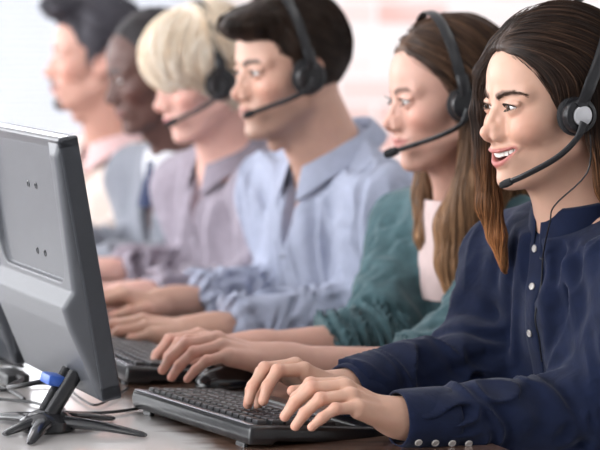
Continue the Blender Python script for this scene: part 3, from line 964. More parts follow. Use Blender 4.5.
# daylight through the left windows, unseen ceiling panels added for interior light
area('daylight_left', (lx+.1, 1.0, 1.9), (0, 3, 1.0), 3.6, 240, (.95, .97, 1), 1.9)
area('daylight_left_far', (lx+.1, 5.8, 1.9), (0, 5, 1.0), 3.6, 190, (.95, .97, 1), 1.9)
area('daylight_back', ((wx0+wx1)/2, YB+1.6, 2.6), ((wx0+wx1)/2+.3, YB, 1.6), 4.0, 170, (.95, .97, 1), 2.5)
cl = plain('added_fill_panel', (.95, .95, .95), .6)
nt = cl.node_tree; b = nt.nodes['Principled BSDF']; b.inputs['Emission Color'].default_value = (1, .98, .95, 1); b.inputs['Emission Strength'].default_value = 3.2
for i, (x, y) in enumerate(((-1.6, 1.0), (1.2, 1.0), (-1.6, 3.6), (1.2, 3.6), (-1.6, 6.2), (1.2, 6.2))):
    t = empty('ceiling_fill', (x, y, 3.0)); tag(t, 'flat ceiling panel added as unseen fill light above the desks', 'light', 'added ceiling fill panels')
    MB().box((x, y, 2.985), (.6, 1.2, .02), .003).build('added_fill_panel', cl, t, A(x, y, 3), smooth=False)
    q = MB()
    for dx, dy, wx, wy in ((.31, 0, .03, 1.25), (-.31, 0, .03, 1.25), (0, .61, .65, .03), (0, -.61, .65, .03)): q.box((x+dx, y+dy, 2.982), (wx, wy, .035), .003)
    q.build('frame', white, t, A(x, y, 3), smooth=False)
# ------------------------------------------------------------------ desk
m, nt, b = new_mat('desk_wood'); tc = nt.nodes.new('ShaderNodeTexCoord'); mp = nt.nodes.new('ShaderNodeMapping')
ang = math.atan2(ROW[1], ROW[0]); mp.inputs['Rotation'].default_value = (0, 0, -ang); mp.inputs['Scale'].default_value = (1, 9, 4)
nt.links.new(tc.outputs['Object'], mp.inputs['Vector'])
n = nt.nodes.new('ShaderNodeTexNoise'); n.inputs['Scale'].default_value = 3.5; n.inputs['Detail'].default_value = 8; n.inputs['Distortion'].default_value = .6
nt.links.new(mp.outputs['Vector'], n.inputs['Vector'])
r = nt.nodes.new('ShaderNodeValToRGB'); cr = r.color_ramp; cr.elements[0].position = .3; cr.elements[0].color = (.06, .03, .02, 1); cr.elements[1].position = .72; cr.elements[1].color = (.42, .27, .20, 1)
e = cr.elements.new(.5); e.color = (.19, .105, .07, 1)
nt.links.new(n.outputs['Fac'], r.inputs['Fac'])
# window reflection painted as pale colour over brown wood, ending before the sitters' edge
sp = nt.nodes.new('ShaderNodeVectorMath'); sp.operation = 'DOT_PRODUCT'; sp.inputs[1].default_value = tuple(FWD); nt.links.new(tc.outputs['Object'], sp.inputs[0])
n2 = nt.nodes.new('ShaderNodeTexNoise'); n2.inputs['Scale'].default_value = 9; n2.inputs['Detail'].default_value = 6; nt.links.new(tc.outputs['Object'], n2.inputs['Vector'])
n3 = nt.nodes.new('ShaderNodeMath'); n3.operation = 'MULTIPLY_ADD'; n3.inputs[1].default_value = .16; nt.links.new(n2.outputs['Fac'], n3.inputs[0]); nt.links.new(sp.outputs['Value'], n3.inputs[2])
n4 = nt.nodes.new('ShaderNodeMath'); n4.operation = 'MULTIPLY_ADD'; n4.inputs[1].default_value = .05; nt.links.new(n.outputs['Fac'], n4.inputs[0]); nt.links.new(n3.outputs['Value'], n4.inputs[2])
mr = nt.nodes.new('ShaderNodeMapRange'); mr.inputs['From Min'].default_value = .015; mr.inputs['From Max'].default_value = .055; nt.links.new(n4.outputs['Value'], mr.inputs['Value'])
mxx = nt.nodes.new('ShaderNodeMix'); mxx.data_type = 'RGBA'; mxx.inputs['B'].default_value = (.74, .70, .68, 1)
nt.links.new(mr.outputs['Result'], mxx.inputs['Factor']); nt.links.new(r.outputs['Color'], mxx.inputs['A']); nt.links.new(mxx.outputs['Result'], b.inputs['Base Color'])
bp = nt.nodes.new('ShaderNodeBump'); bp.inputs['Strength'].default_value = .25; bp.inputs['Distance'].default_value = .002
nt.links.new(n.outputs['Fac'], bp.inputs['Height']); nt.links.new(bp.outputs['Normal'], b.inputs['Normal'])
setp(b, Roughness=.28, IOR=1.7); b.inputs['Specular IOR Level'].default_value = .8; b.inputs['Coat Weight'].default_value = 1; b.inputs['Coat Roughness'].default_value = .12; b.inputs['Coat IOR'].default_value = 1.9
EDGE = A(.215, 3.0, 0)         # a point on the edge the people sit at
dk = empty('desk', tuple(EDGE+FWD*.4)); tag(dk, 'long dark brown wooden desk shared by the row of people', 'desk'); org = A(*dk.location)
RD = np.stack([FWD, ROW, A(0, 0, 1)], 1)
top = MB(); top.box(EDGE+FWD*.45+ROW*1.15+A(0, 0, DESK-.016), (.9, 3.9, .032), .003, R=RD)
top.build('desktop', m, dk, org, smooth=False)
for a_ in (.08, .82):
    for c_ in (-.7, 3.0):
        MB().box(EDGE+FWD*a_+ROW*c_+A(0, 0, (DESK-.032)/2), (.06, .06, DESK-.032), .004, R=RD).build('leg', plain('leg_metal', (.05, .05, .05), .4), dk, org, smooth=False)

area('wall_fill_light', (2.2, 6.4, 2.9), (1.0, 8.0, 1.5), 1.6, 14, (1, .97, .95), .4)  # unseen area light added to brighten the back wall
# ------------------------------------------------------------------ materials of the people
SK = skin_mat('skin')
EYW = plain('eye_white', (.62, .58, .56), .12, coat=.5); IRB = plain('iris_brown', (.05, .024, .012), .15, noise=.3, nscale=900); PUP = plain('pupil', (.006, .006, .006), .1)
HAIR = hair_mat('hair')
BLK = plain('black_plastic', (.012, .012, .014), .32, noise=.1); FOAM = plain('black_foam', (.016, .016, .018), .85, bump=.5, bscale=600)
SILV = plain('silver_plastic', (.62, .62, .64), .3, .35, noise=.03)
HM = (BLK, FOAM, SILV)
SHOE = plain('shoe_leather', (.03, .025, .02), .4, noise=.1); TRD = cloth_mat('trouser_dark', (.035, .037, .05))
common = dict(skinmat=SK, eyemat=EYW, irismat=IRB, pupilmat=PUP, trousmat=TRD, shoemat=SHOE)
people = []

# ---- woman in navy blouse (nearest)
S = dict(common, hs=.94, O=W(550, 109, 3.10), rot=(24, 5, 0), NB=W(583, 232, 3.14), yaw=28, sw=.165, neckr=.047,
         head=dict(smile=1, skin=(.63, .375, .275), lidu=.0045, lidl=.0025, brow=(.12, .06, .04), lip=(.46, .15, .13), ear=1),
         EN=W(603, 420, 3.04), WN=W(398, 419, 2.93), EF=W(478, 368, 3.22), WF=W(344, 391, 3.06),
         hN=(22, 29, -14), hF=(26, 25, 6), hand=.92, jN=((30, 42, 14), 1.0, 0, [(-2, 6, 0), (0, 0, 0), (2, -2, 0), (-4, -8, -4)]),
         jF=((26, 48, 20), 1.1, 0, [(-4, 4, 0), (0, 0, 0), (4, 0, 0), (8, 5, 0)]),
         sleeve=(.93, .93), h=.0019 if not FAST else .003, hshirt=.0034 if not FAST else .006, bust=1, bulk=.93, shirtmat=cloth_mat('navy_cotton', (.0045, .0095, .034), sheen=.1, var=.15),
         top='blouse', foldamp=.0085, drape=.75,
         folds=[([(.016, 1.02), (.030, .96), (.034, .90), (.030, .84)], .006, 1), ([(.030, 1.03), (.062, .97), (.082, .91), (.085, .85)], .0065, 1),
                ([(.055, 1.03), (.100, .985), (.128, .93), (.135, .87)], .007, 1), ([(-.016, 1.02), (-.034, .95), (-.046, .88), (-.050, .82)], .006, 1),
                ([(-.030, 1.03), (-.060, .98), (-.085, .92), (-.090, .86)], .0065, 1), ([(-.06, 1.02), (-.105, .97), (-.125, .91)], .006, 1),
                ([(.12, .90), (.08, .86), (.03, .83)], .006, 1), ([(.045, 1.0), (.072, .93), (.078, .87)], .006, -1), ([(-.045, .98), (-.066, .91), (-.07, .86)], .006, -1)], seed=4, lean=.16, slr=(.066, .060, .062, .032), coff=.01, necktilt=.35, neckcut=.038, gaze=-.05)
p6 = person(S); people.append(p6)
tag(p6.obj, 'smiling woman in a navy buttoned blouse with long dark hair, nearest the camera', 'person', 'people')
O, R, hs = p6.O, p6.R, .94
BR = [(.010, .005, .0035), (.019, .0095, .006), (.040, .020, .012), (.085, .043, .024)]
TIPS = (.42, .18, .07)
face = [(.25, .112), (.086, .106), (.072, .088), (.050, .060), (.030, .024), (.018, -.002), (.010, -.05), (-.01, -.09), (-.01, -.30), (.25, -.30)]
def f6(q):
    x, y, z = q[:, 0], q[:, 1], q[:, 2]
    cap = ell(q, (-.020, 0, .047), (.106, .087, .097))
    cut = poly2(x-.10*np.maximum(-y, 0), z, face)
    d = smax(cap, -cut, .006)
    d = smax(d, -(z+.06)*.8, .01)
    g = q.copy(); g[:, 1] = (g[:, 1]-.076)*1.6+.076
    near = chain(g, [(-.030, .072, .03), (-.045, .078, -.03), (-.060, .072, -.10), (-.088, .070, -.17), (-.125, .070, -.25), (-.140, .070, -.36)], [.022, .030, .034, .034, .030, .018], .01)*.8
    d = smin(d, near, .014)
    d = smin(d, ell(q, (-.080, 0, -.10), (.040, .075, .17)), .02)
    far = chain(q, [(.056, -.038, .090), (.068, -.056, .055), (.066, -.072, .0), (.064, -.074, -.07), (.066, -.074, -.13), (.058, -.070, -.175), (.050, -.068, -.225)], [.008, .010, .013, .015, .014, .009, .001], .01)
    d = smin(d, far, .012)
    return d
def fl6(q):
    x, y, z = q[:, 0], q[:, 1], q[:, 2]
    top = np.clip((z-.02)/.07, 0, 1)[:, None]
    nearv = np.stack([-.75+0*x, .35+0*x, -.35-.6*np.clip(.10-z, 0, 1)*6], 1)
    farv = np.stack([.25+0*x, -.6+0*x, -.6+0*x], 1)
    s = np.clip((-y+.005)/.02, 0, 1)[:, None]*np.clip((x+.03)/.05, 0, 1)[:, None]
    tv = nearv*(1-s)+farv*s
    dn = np.stack([.0*x+.03, 0*x+.02*np.sign(y), -1+0*x], 1)
    return tv*top+dn*(1-top)
hair_make(p6.obj, O, R, hs, f6, (-.16, -.12, -.40), (.14, .17, .16), fl6, BR, n=9000, steps=16, length=.11, rad=.00042, lift=.0035, h=.0026, origin=p6.base, mat=HAIR, amp=.0016, wave=.12, tips=(TIPS, -.03, .16))
# brows and lashes
def brow_hairs(p, hs, cols, n=130, sides=(1, -1)):
    O, R = p.O, p.R; rs = np.random.RandomState(3)
    for s_ in sides:
        B = catmull([(.0875, .0120, .0240), (.0860, .022, .0285), (.0775, .0375, .0325), (.0640, .0510, .0290)], 60)
        t = rs.rand(n); P = B[(t*59).astype(int)]+rs.normal(size=(n, 3))*A(.0005, .0008, .0014)[None]*(1-.5*t[:, None])
        f = lambda q: head_sdf(q.astype(F32), p.S['head'])
        P = P.astype(F32); 
        for _ in range(3):
            G = grad(f, P); P = (P-f(P)[:, None]*G).astype(F32)
        T = nrm0(np.stack([-.25-.5*t, .8+0*t, .55-.9*t+rs.normal(size=n)*.15], 1)); T = nrm0(T-(T*G).sum(1)[:, None]*G+G*.25)
        ts = np.linspace(0, 1, 4); path = P[:, None]+T[:, None]*ts[None, :, None]*.0062
        path[:, :, 1] *= s_
        V, Q, sid = strands_mesh((path*hs)@R.T+O, np.tile(.00025*np.array([1, 1, .8, .2]), (n, 1)))
        mesh_obj('eyebrow', V, Q, HAIR, p.obj, p.base, np.tile(cols, (len(V), 1)))
def lashes(p, hs, n=34, L=.0075, sides=(1, -1), col=(.01, .006, .004)):
    O, R = p.O, p.R; hu, hl, c = p.S['head'].get('lidu', .0052), p.S['head'].get('lidl', .004), .0135
    for s_ in sides:
        paths = []; ru = (c*c+hu*hu)/(2*hu); rl = (c*c+hl*hl)/(2*hl)
        for up_ in (1, -1):
            for t in np.linspace(-.92, .95, n if up_ > 0 else n//2):
                y = t*c; z = (math.sqrt(ru*ru-y*y)+hu-ru) if up_ > 0 else -(math.sqrt(rl*rl-y*y)+hl-rl)
                z += y*.08; x = math.sqrt(max(.0142**2-y*y-z*z, 1e-9))
                P0 = EYE+A(x, y, z); ln = L*(.7+.3*t) if up_ > 0 else L*.4
                dv = nrm(A(.85, .45*t, .15*up_)); cv = A(0, 0, .8*up_)
                paths.append([P0+dv*ln*u+cv*ln*u*u*.6 for u in (0, .35, .7, 1)])
        paths = np.array(paths); paths[:, :, 1] *= s_
        V, Q, sid = strands_mesh((paths*hs)@R.T+O, np.tile(.00036*np.array([1.2, 1, .7, .2]), (len(paths), 1)))
        mesh_obj('eyelashes', V, Q, HAIR, p.obj, p.base, np.tile(col, (len(V), 1)))
brow_hairs(p6, hs, (.075, .038, .024), n=230); lashes(p6, hs)
# teeth
def teeth(p, hs):
    TM = plain('tooth', (.86, .82, .76), .18, coat=.4); mb = MB()
    for i in range(-5, 6):
        if i == 0: continue
        k_ = abs(i)-.5; th = k_*.20*np.sign(i)
        y = .0285*math.sin(th*1.2); x = .0850-.026*(1-math.cos(th*1.2))
        hgt = [.0098, .0088, .0092, .0080, .0074][abs(i)-1]; wd = [.0082, .0070, .0070, .0064, .0060][abs(i)-1]
        a = th*1.1; Rz = np.array([[math.cos(a), -math.sin(a), 0], [math.sin(a), math.cos(a), 0], [0, 0, 1]])
        mb.box((x, y, -.0495-hgt/2+.002+7*y*y), (.0045, wd, hgt), .0014, R=Rz)
    V = np.concatenate(mb.V); mb2 = MB(); mb2.V = [(V*hs)@p.R.T+p.O]; mb2.F = mb.F
    mb2.build('teeth', TM, p.obj, p.base)
teeth(p6, hs)
headset(O, R, hs, 'black headset with a silver disc on its cup, worn by the smiling woman in navy', tilt=32, cup=(.006, .086, -.004), mats=HM, centre=.5,
        boom=[(.006, .100, -.014), (.020, .100, -.034), (.045, .090, -.056), (.078, .066, -.076), (.100, .044, -.088)], band_r=(.0975, .180), group='headsets',
        cable=[O+R@A(-.002, .100, -.03)*hs, O+R@A(.006, .100, -.08)*hs, W(555, 205, 3.03), W(550, 222, 3.015)]+[front_point(p6, .022+.004*math.sin(z_*60), z_, .0035)[0] for z_ in (.97, .93, .89, .86, .83)])
NAV = bpy.data.materials['navy_cotton']; PEARL = plain('pearl_button', (.45, .42, .40), .25, coat=.4, noise=.15, nscale=400)
cuff(p6, S['EN'], S['WN'], p6.HN, (.76), 1.0, .0450, .0400, NAV, 4, PEARL, (4.40, .02, .022))
cuff(p6, S['EF'], S['WF'], p6.HF, (.78), .99, .0430, .0385, NAV)
ring_collar(p6, .066, -.022, .050, .07, NAV, tilt=.16, drop=.004, wid=1.0, off=(.002, .0), th=.0025)
placket(p6, p6.NB[2]-.012, .80, NAV, w=.028, yo=.0, zb=[1.012, .975, .925, .865], bmat=PEARL)
H2 = .0024 if not FAST else .0034; HS2 = .005 if not FAST else .007
p6v = people[0]
def short_hair(p, hs, cols, face, top=(.098, .082, .094), cz=.046, n=2500, length=.03, lift=.003, mat=None, flow=None, amp=.002, extra=None, floor=-.05, rad=.0006, cx=-.018, wave=.1, tips=None, steps=8):
    def f(q):
        d = ell(q, (cx, 0, cz), top)
        d = smax(d, -poly2(q[:, 0], q[:, 2], face), .006)
        d = smax(d, -(q[:, 2]-floor), .006)
        if extra: d = extra(q, d)
        return d
    fl = flow or (lambda q: np.stack([-.7+0*q[:, 0]+(q[:, 0] > .03)*1.0, np.sign(q[:, 1])*.3, -.5+0*q[:, 0]+(q[:, 0] > .03)*.9], 1))
    return hair_make(p.obj, p.O, p.R, hs, f, (-.17, -.17, -.48), (.15, .18, .18), fl, cols, n=n, steps=steps, length=length, rad=rad, lift=lift, h=.0032, origin=p.base, mat=mat or HAIR, amp=amp, wave=wave, tips=tips)

# ---- woman in teal cardigan
S = dict(common, hs=.94, O=W(446, 101, 3.62), rot=(16, 8, 0), NB=W(474, 206, 3.68), yaw=32, sw=.165, neckr=.047,
         head=dict(skin=(.64, .37, .29), lidu=.0052, lidl=.0036, brow=(.12, .06, .04), lip=(.55, .22, .19), lipup=.002, ear=1),
         EN=W(432, 375, 3.44), WN=W(272, 361, 3.34), EF=W(378, 345, 3.62), WF=W(250, 349, 3.50),
         hN=(16, 20, -10), hF=(20, 14, 6), hand=.95, jN=((28, 34, 16), 1.0, 0, [(-2, 2, 0), (0, 0, 0), (2, -2, 0), (0, -6, -4)]),
         jF=((20, 40, 20), 1.1, 0, None), sleeve=(.16, .42), h=H2, hshirt=HS2, bust=1, bulk=.93, shirtmat=cloth_mat('teal_knit', (.062, .122, .138), sheen=.2, var=.2),
         top='cardigan', foldamp=.010, drape=.6, seed=14, lean=.16, slr=(.064, .058, .054, .046), necktilt=.6, neckcut=.02, gaze=-.2)
p5 = person(S); people.append(p5)
tag(p5.obj, 'woman with long light brown hair in a teal cardigan, beside the woman in navy', 'person', 'people')
f5c = [(.25, .118), (.086, .108), (.060, .080), (.030, .050), (.012, .020), (.005, -.010), (.006, -.05), (-.01, -.09), (-.01, -.60), (.25, -.60)]
def front_lock(p, hs, pts):
    out = []
    for a, z in pts:
        q, g = front_point(p, a, z, .028+.02*min(1, max(0, (.93-z)/.08)), tor=True); out.append(tuple(p.R.T@(q-p.O)/hs))
    return out
NC5 = [(-.030, .070, .03), (-.030, .082, -.05), (-.012, .092, -.13)]+front_lock(p5, .94, [(.092, .955), (.096, .915), (.098, .875), (.094, .835)])
def x5(q, d):
    d = smin(d, ell(q, (-.05, 0, .0), (.065, .080, .10)), .02)
    g = q.copy()
    near = chain(g, NC5, [.024, .034, .040, .042, .042, .036, .008], .01)*.9
    d = smin(d, near, .02)
    far = chain(g, [(-.020, -.070, .02), (.010, -.075, -.08), (.030, -.07, -.15), (.045, -.055, -.22), (.04, -.05, -.28)], [.020, .020, .018, .014, .006], .01)
    d = smin(d, far, .02)
    return smin(d, ell(q, (-.085, 0, -.12), (.040, .085, .17)), .02)
def fl5(q):
    x, y, z = q[:, 0], q[:, 1], q[:, 2]
    top = np.clip((z-.0)/.07, 0, 1)[:, None]
    sy = np.tanh(y/.02)
    a = np.stack([-.55+0*x, .55*sy, -.55+0*x], 1); b_ = np.stack([.12*np.sin(z*38+2), .03*sy+.10*np.sin(z*31), -1+0*x], 1)
    return a*top+b_*(1-top)
short_hair(p5, .94, [(.022, .012, .008), (.05, .026, .016), (.10, .050, .028), (.16, .085, .046)], f5c, top=(.102, .085, .092), cz=.045, n=6000, length=.12, lift=.004, flow=fl5, amp=.003, extra=x5, floor=-.05, rad=.0006, wave=.25, tips=((.44, .24, .12), -.02, .20), steps=14)
def strip(p, name, ys, z0, z1, mat, lift, n=14):
    rows = []
    for z in np.linspace(z0, z1, n):
        u = (z0-z)/(z0-z1); a, b_ = ys(u); rows.append(np.array([front_point(p, a+(b_-a)*t, z, lift*(1-abs(2*t-1)**3*.8), tor=True)[0] for t in np.linspace(0, 1, 9)]))
    V, F = loft(rows); o = mesh_obj(name, V, F, mat, p.shirt, p.base); o.modifiers.new('s', 'SUBSURF').render_levels = 1; return o
lashes(p5, .94, n=26, L=.009); lashes
strip(p5, 'blouse_front', lambda u: (-.050+.012*u, .060-.02*u), p5.NB[2]+.01, .84, cloth_mat('pale_pink_blouse', (.72, .56, .54), var=.06), .009)
headset(p5.O, p5.R, .94, 'black headset over the light brown hair of the woman in teal', tilt=-4, cup=(.000, .090, -.002), mats=HM, group='headsets',
        boom=[(.0, .102, -.010), (.015, .102, -.030), (.045, .085, -.044), (.080, .055, -.055), (.112, .030, -.064)], band_r=(.094, .146), micr=.0065, fluffy=True)

# ---- man in pale blue shirt
BLUE = cloth_mat('pale_blue_cotton', (.36, .39, .50), sheen=.1, var=.06)
S = dict(common, hs=.98, O=W(288, 74, 4.0), rot=(28, 6, 0), NB=W(334, 170, 4.06), yaw=30, sw=.185, neckr=.056,
         head=dict(male=1, skin=(.62, .37, .28), lidu=.0050, lidl=.0034, brow=(.03, .018, .012), lip=(.50, .24, .20), ear=1, beard=((.22, .14, .11), .35, 'full')),
         EN=W(372, 318, 3.88), WN=W(196, 331, 3.73), EF=W(310, 300, 4.16), WF=W(168, 302, 4.0),
         hN=(12, 8, -8), hF=(18, 10, 6), jN=((16, 30, 16), 1.0, 0, None), jF=((20, 34, 18), 1.0, 0, None),
         sleeve=(.80, .80), h=H2, hshirt=HS2, bulk=1.06, shirtmat=BLUE, top='shirt', foldamp=.011, drape=.7, seed=24, lean=.14, slr=(.070, .062, .058, .046), necktilt=.55, neckcut=.035,
         open=(.035, .12))
p4 = person(S); people.append(p4)
tag(p4.obj, 'dark haired man in a pale blue shirt, third person from the right', 'person', 'people')
lashes(p4, .98, n=26, L=.006); ring_collar(p4, .064, .010, .055, .30, BLUE, fall=(.030, .036, .034), tilt=.48, off=(.004, .0), th=.003)
placket(p4, p4.NB[2]-.10, .84, BLUE, w=.034, zb=[.985, .925, .865], bmat=plain('grey_button', (.25, .27, .34), .4, noise=.05))
m4 = [(.25, .100), (.088, .092), (.076, .086), (.050, .068), (.040, .040), (.024, .030), (.020, .0), (.004, -.010), (-.012, -.028), (-.03, -.05), (-.05, -.20), (.25, -.20)]
def x4(q, d):   # longer top swept over the forehead
    return smin(d, ell(q, (.064, .004, .094), (.052, .058, .026)), .03)
short_hair(p4, .98, [(.012, .007, .005), (.030, .016, .010), (.05, .028, .018)], m4, top=(.099, .080, .094), cz=.048, n=3500, length=.04, extra=x4, floor=-.075, lift=.004)
headset(p4.O, p4.R, .98, 'black headset over the short dark hair of the man in pale blue', tilt=-6, cup=(.004, .088, -.002), mats=HM, group='headsets',
        boom=[(.004, .100, -.008), (.020, .100, -.022), (.050, .080, -.036), (.078, .056, -.046), (.100, .038, -.054)], band_r=(.092, .152), micr=.0055, cupr=.030)

# ---- blonde woman in mauve grey shirt
MAUVE = cloth_mat('mauve_cotton', (.27, .235, .28), sheen=.15, var=.08)
S = dict(common, hs=.96, O=W(203, 80, 4.38), rot=(25, 16, 0), NB=W(232, 168, 4.45), yaw=30, sw=.17, neckr=.048,
         head=dict(skin=(.72, .43, .36), lidu=.0030, lidl=.0026, brow=(.40, .26, .18), lip=(.55, .20, .20), ear=1),
         EN=W(268, 298, 4.24), WN=W(128, 296, 4.12), EF=W(215, 278, 4.52), WF=W(98, 272, 4.40),
         hN=(16, 10, -8), hF=(16, 10, 6), jN=((20, 30, 16), 1.0, 0, None), jF=((20, 34, 18), 1.0, 0, None),
         sleeve=(.80, .80), h=.0032 if not FAST else .004, hshirt=.006 if not FAST else .008, bust=1, bulk=.97, shirtmat=MAUVE, foldamp=.011, drape=.7, seed=34, lean=.14, slr=(.064, .058, .054, .042), necktilt=.6, neckcut=.03, open=(.03, .12))
p3 = person(S); people.append(p3)
tag(p3.obj, 'blonde woman with a short bob and fringe in a mauve grey shirt', 'person', 'people')
ring_collar(p3, .058, .006, .050, .34, MAUVE, fall=(.028, .034, .034), tilt=.5, off=(.004, .0))
placket(p3, p3.NB[2]-.10, .84, MAUVE, w=.034, zb=[.99, .93, .87], bmat=plain('pale_button', (.6, .58, .6), .4, noise=.05))
b3 = [(.25, .022), (.105, .020), (.085, .004), (.052, .002), (.036, -.014), (.022, -.036), (.0, -.045), (-.02, -.20), (.25, -.20)]
def x3(q, d):
    d = smin(d, ell(q, (.030, .005, .060), (.078, .078, .074)), .02)
    d = smax(d, -poly2(q[:, 0], q[:, 2], b3), .006)
    return smin(d, ell(q, (-.045, 0, .005), (.075, .088, .080)), .02)
def fl3(q):
    x, y, z = q[:, 0], q[:, 1], q[:, 2]
    fw = (x > .0)*1.0
    return np.stack([-.2+1.0*fw*np.clip((z-.02)*12, 0, 1), .35*np.sign(y), -.7+0*x], 1)
short_hair(p3, .96, [(.70, .53, .37), (.88, .72, .54), (.95, .83, .69), (.97, .92, .82)], b3, top=(.104, .088, .098), cz=.048, n=3500, length=.06, flow=fl3, extra=x3, floor=-.055, lift=.005, rad=.0008)
headset(p3.O, p3.R, .96, 'dark headset with a round black ear pad on the blonde woman', tilt=10, cup=(.0, .092, -.004), mats=HM, group='headsets',
        boom=[(.0, .104, -.008), (.020, .104, -.022), (.050, .085, -.036), (.078, .056, -.046), (.098, .038, -.052)], band_r=(.096, .150), micr=.006, cupr=.031, fluffy=True)

# ---- man in grey suit
SUIT = cloth_mat('grey_wool', (.20, .21, .245), sheen=.2, var=.08); WHT = cloth_mat('white_cotton', (.62, .62, .66), var=.03); TIE = cloth_mat('navy_tie', (.03, .04, .09))
S = dict(common, hs=.98, O=W(154, 76, 4.74), rot=(18, 14, 0), NB=W(186, 160, 4.80), yaw=30, sw=.19, neckr=.056,
         head=dict(male=1, skin=(.11, .055, .045), lidu=.0032, lidl=.0026, brow=(.03, .02, .02), lip=(.20, .09, .08), ear=1),
         EN=W(205, 275, 4.62), WN=W(84, 268, 4.50), EF=W(160, 256, 4.9), WF=W(60, 252, 4.78),
         hN=(16, 10, -8), hF=(16, 10, 6), jN=((20, 30, 16), 1.0, 0, None), jF=((20, 34, 18), 1.0, 0, None),
         sleeve=(.92, .92), h=.0036 if not FAST else .005, hshirt=.007 if not FAST else .009, bulk=1.08, shirtmat=SUIT, top='suit_jacket', foldamp=.006, seed=44, lean=.14, slr=(.072, .064, .060, .048), necktilt=.5, neckcut=.03, open=(.05, .20))
p2 = person(S); people.append(p2)
tag(p2.obj, 'dark skinned man in a grey suit with a white collar, behind the blonde woman', 'person', 'people')
ring_collar(p2, .060, .010, .055, .22, WHT, fall=(.020, .036, .02), tilt=.5, off=(.0, .004), name='shirt_collar')
strip(p2, 'shirt_front', lambda u: (-.065*(1-u)-.004, .065*(1-u)+.004), p2.NB[2]+.02, .88, WHT, .006)
strip(p2, 'tie', lambda u: (-.012-.016*u, .012+.016*u), p2.NB[2]-.0, .88, TIE, .012)
short_hair(p2, .98, [(.012, .010, .012), (.03, .024, .026)], m4, top=(.094, .077, .090), cz=.046, n=800, length=.012, floor=-.06, lift=.002, amp=.001)

# ---- man in cream shirt, farthest
CREAM = cloth_mat('cream_cotton', (.62, .53, .48), sheen=.1, var=.05); PINK = cloth_mat('pale_pink_collar', (.68, .47, .47), var=.04)
S = dict(common, hs=1.0, O=W(95, 62, 5.1), rot=(9, 0, 0), NB=W(118, 152, 5.16), yaw=26, sw=.19, neckr=.054,
         head=dict(male=1, skin=(.60, .33, .26), lidu=.0034, lidl=.0026, brow=(.10, .06, .05), lip=(.42, .18, .16), ear=1, beard=((.025, .02, .022), 1.2, 'goatee')),
         EN=W(150, 252, 4.98), WN=W(48, 246, 4.86), EF=W(105, 236, 5.28), WF=W(10, 234, 5.14),
         hN=(16, 10, -8), hF=(16, 10, 6), jN=((20, 30, 16), 1.0, 0, None), jF=((20, 34, 18), 1.0, 0, None),
         sleeve=(.90, .90), h=.0036 if not FAST else .005, hshirt=.007 if not FAST else .009, bulk=1.06, shirtmat=CREAM, foldamp=.011, drape=.7, seed=54, lean=.14, slr=(.070, .062, .056, .044), necktilt=.5, neckcut=.03, open=(.03, .12))
p1 = person(S); people.append(p1)
tag(p1.obj, 'man in a cream shirt with a dark goatee and swept back dark hair, farthest left', 'person', 'people')
ring_collar(p1, .062, .010, .058, .28, PINK, fall=(.030, .038, .03), tilt=.45, off=(.004, .0))
def x1(q, d):
    return smin(d, ell(q, (.052, 0, .118), (.062, .058, .030)), .02)
short_hair(p1, 1.0, [(.045, .042, .055), (.08, .075, .09), (.12, .11, .13)], m4, top=(.098, .080, .094), cz=.048, n=2000, length=.04, floor=-.07, lift=.005, extra=x1)
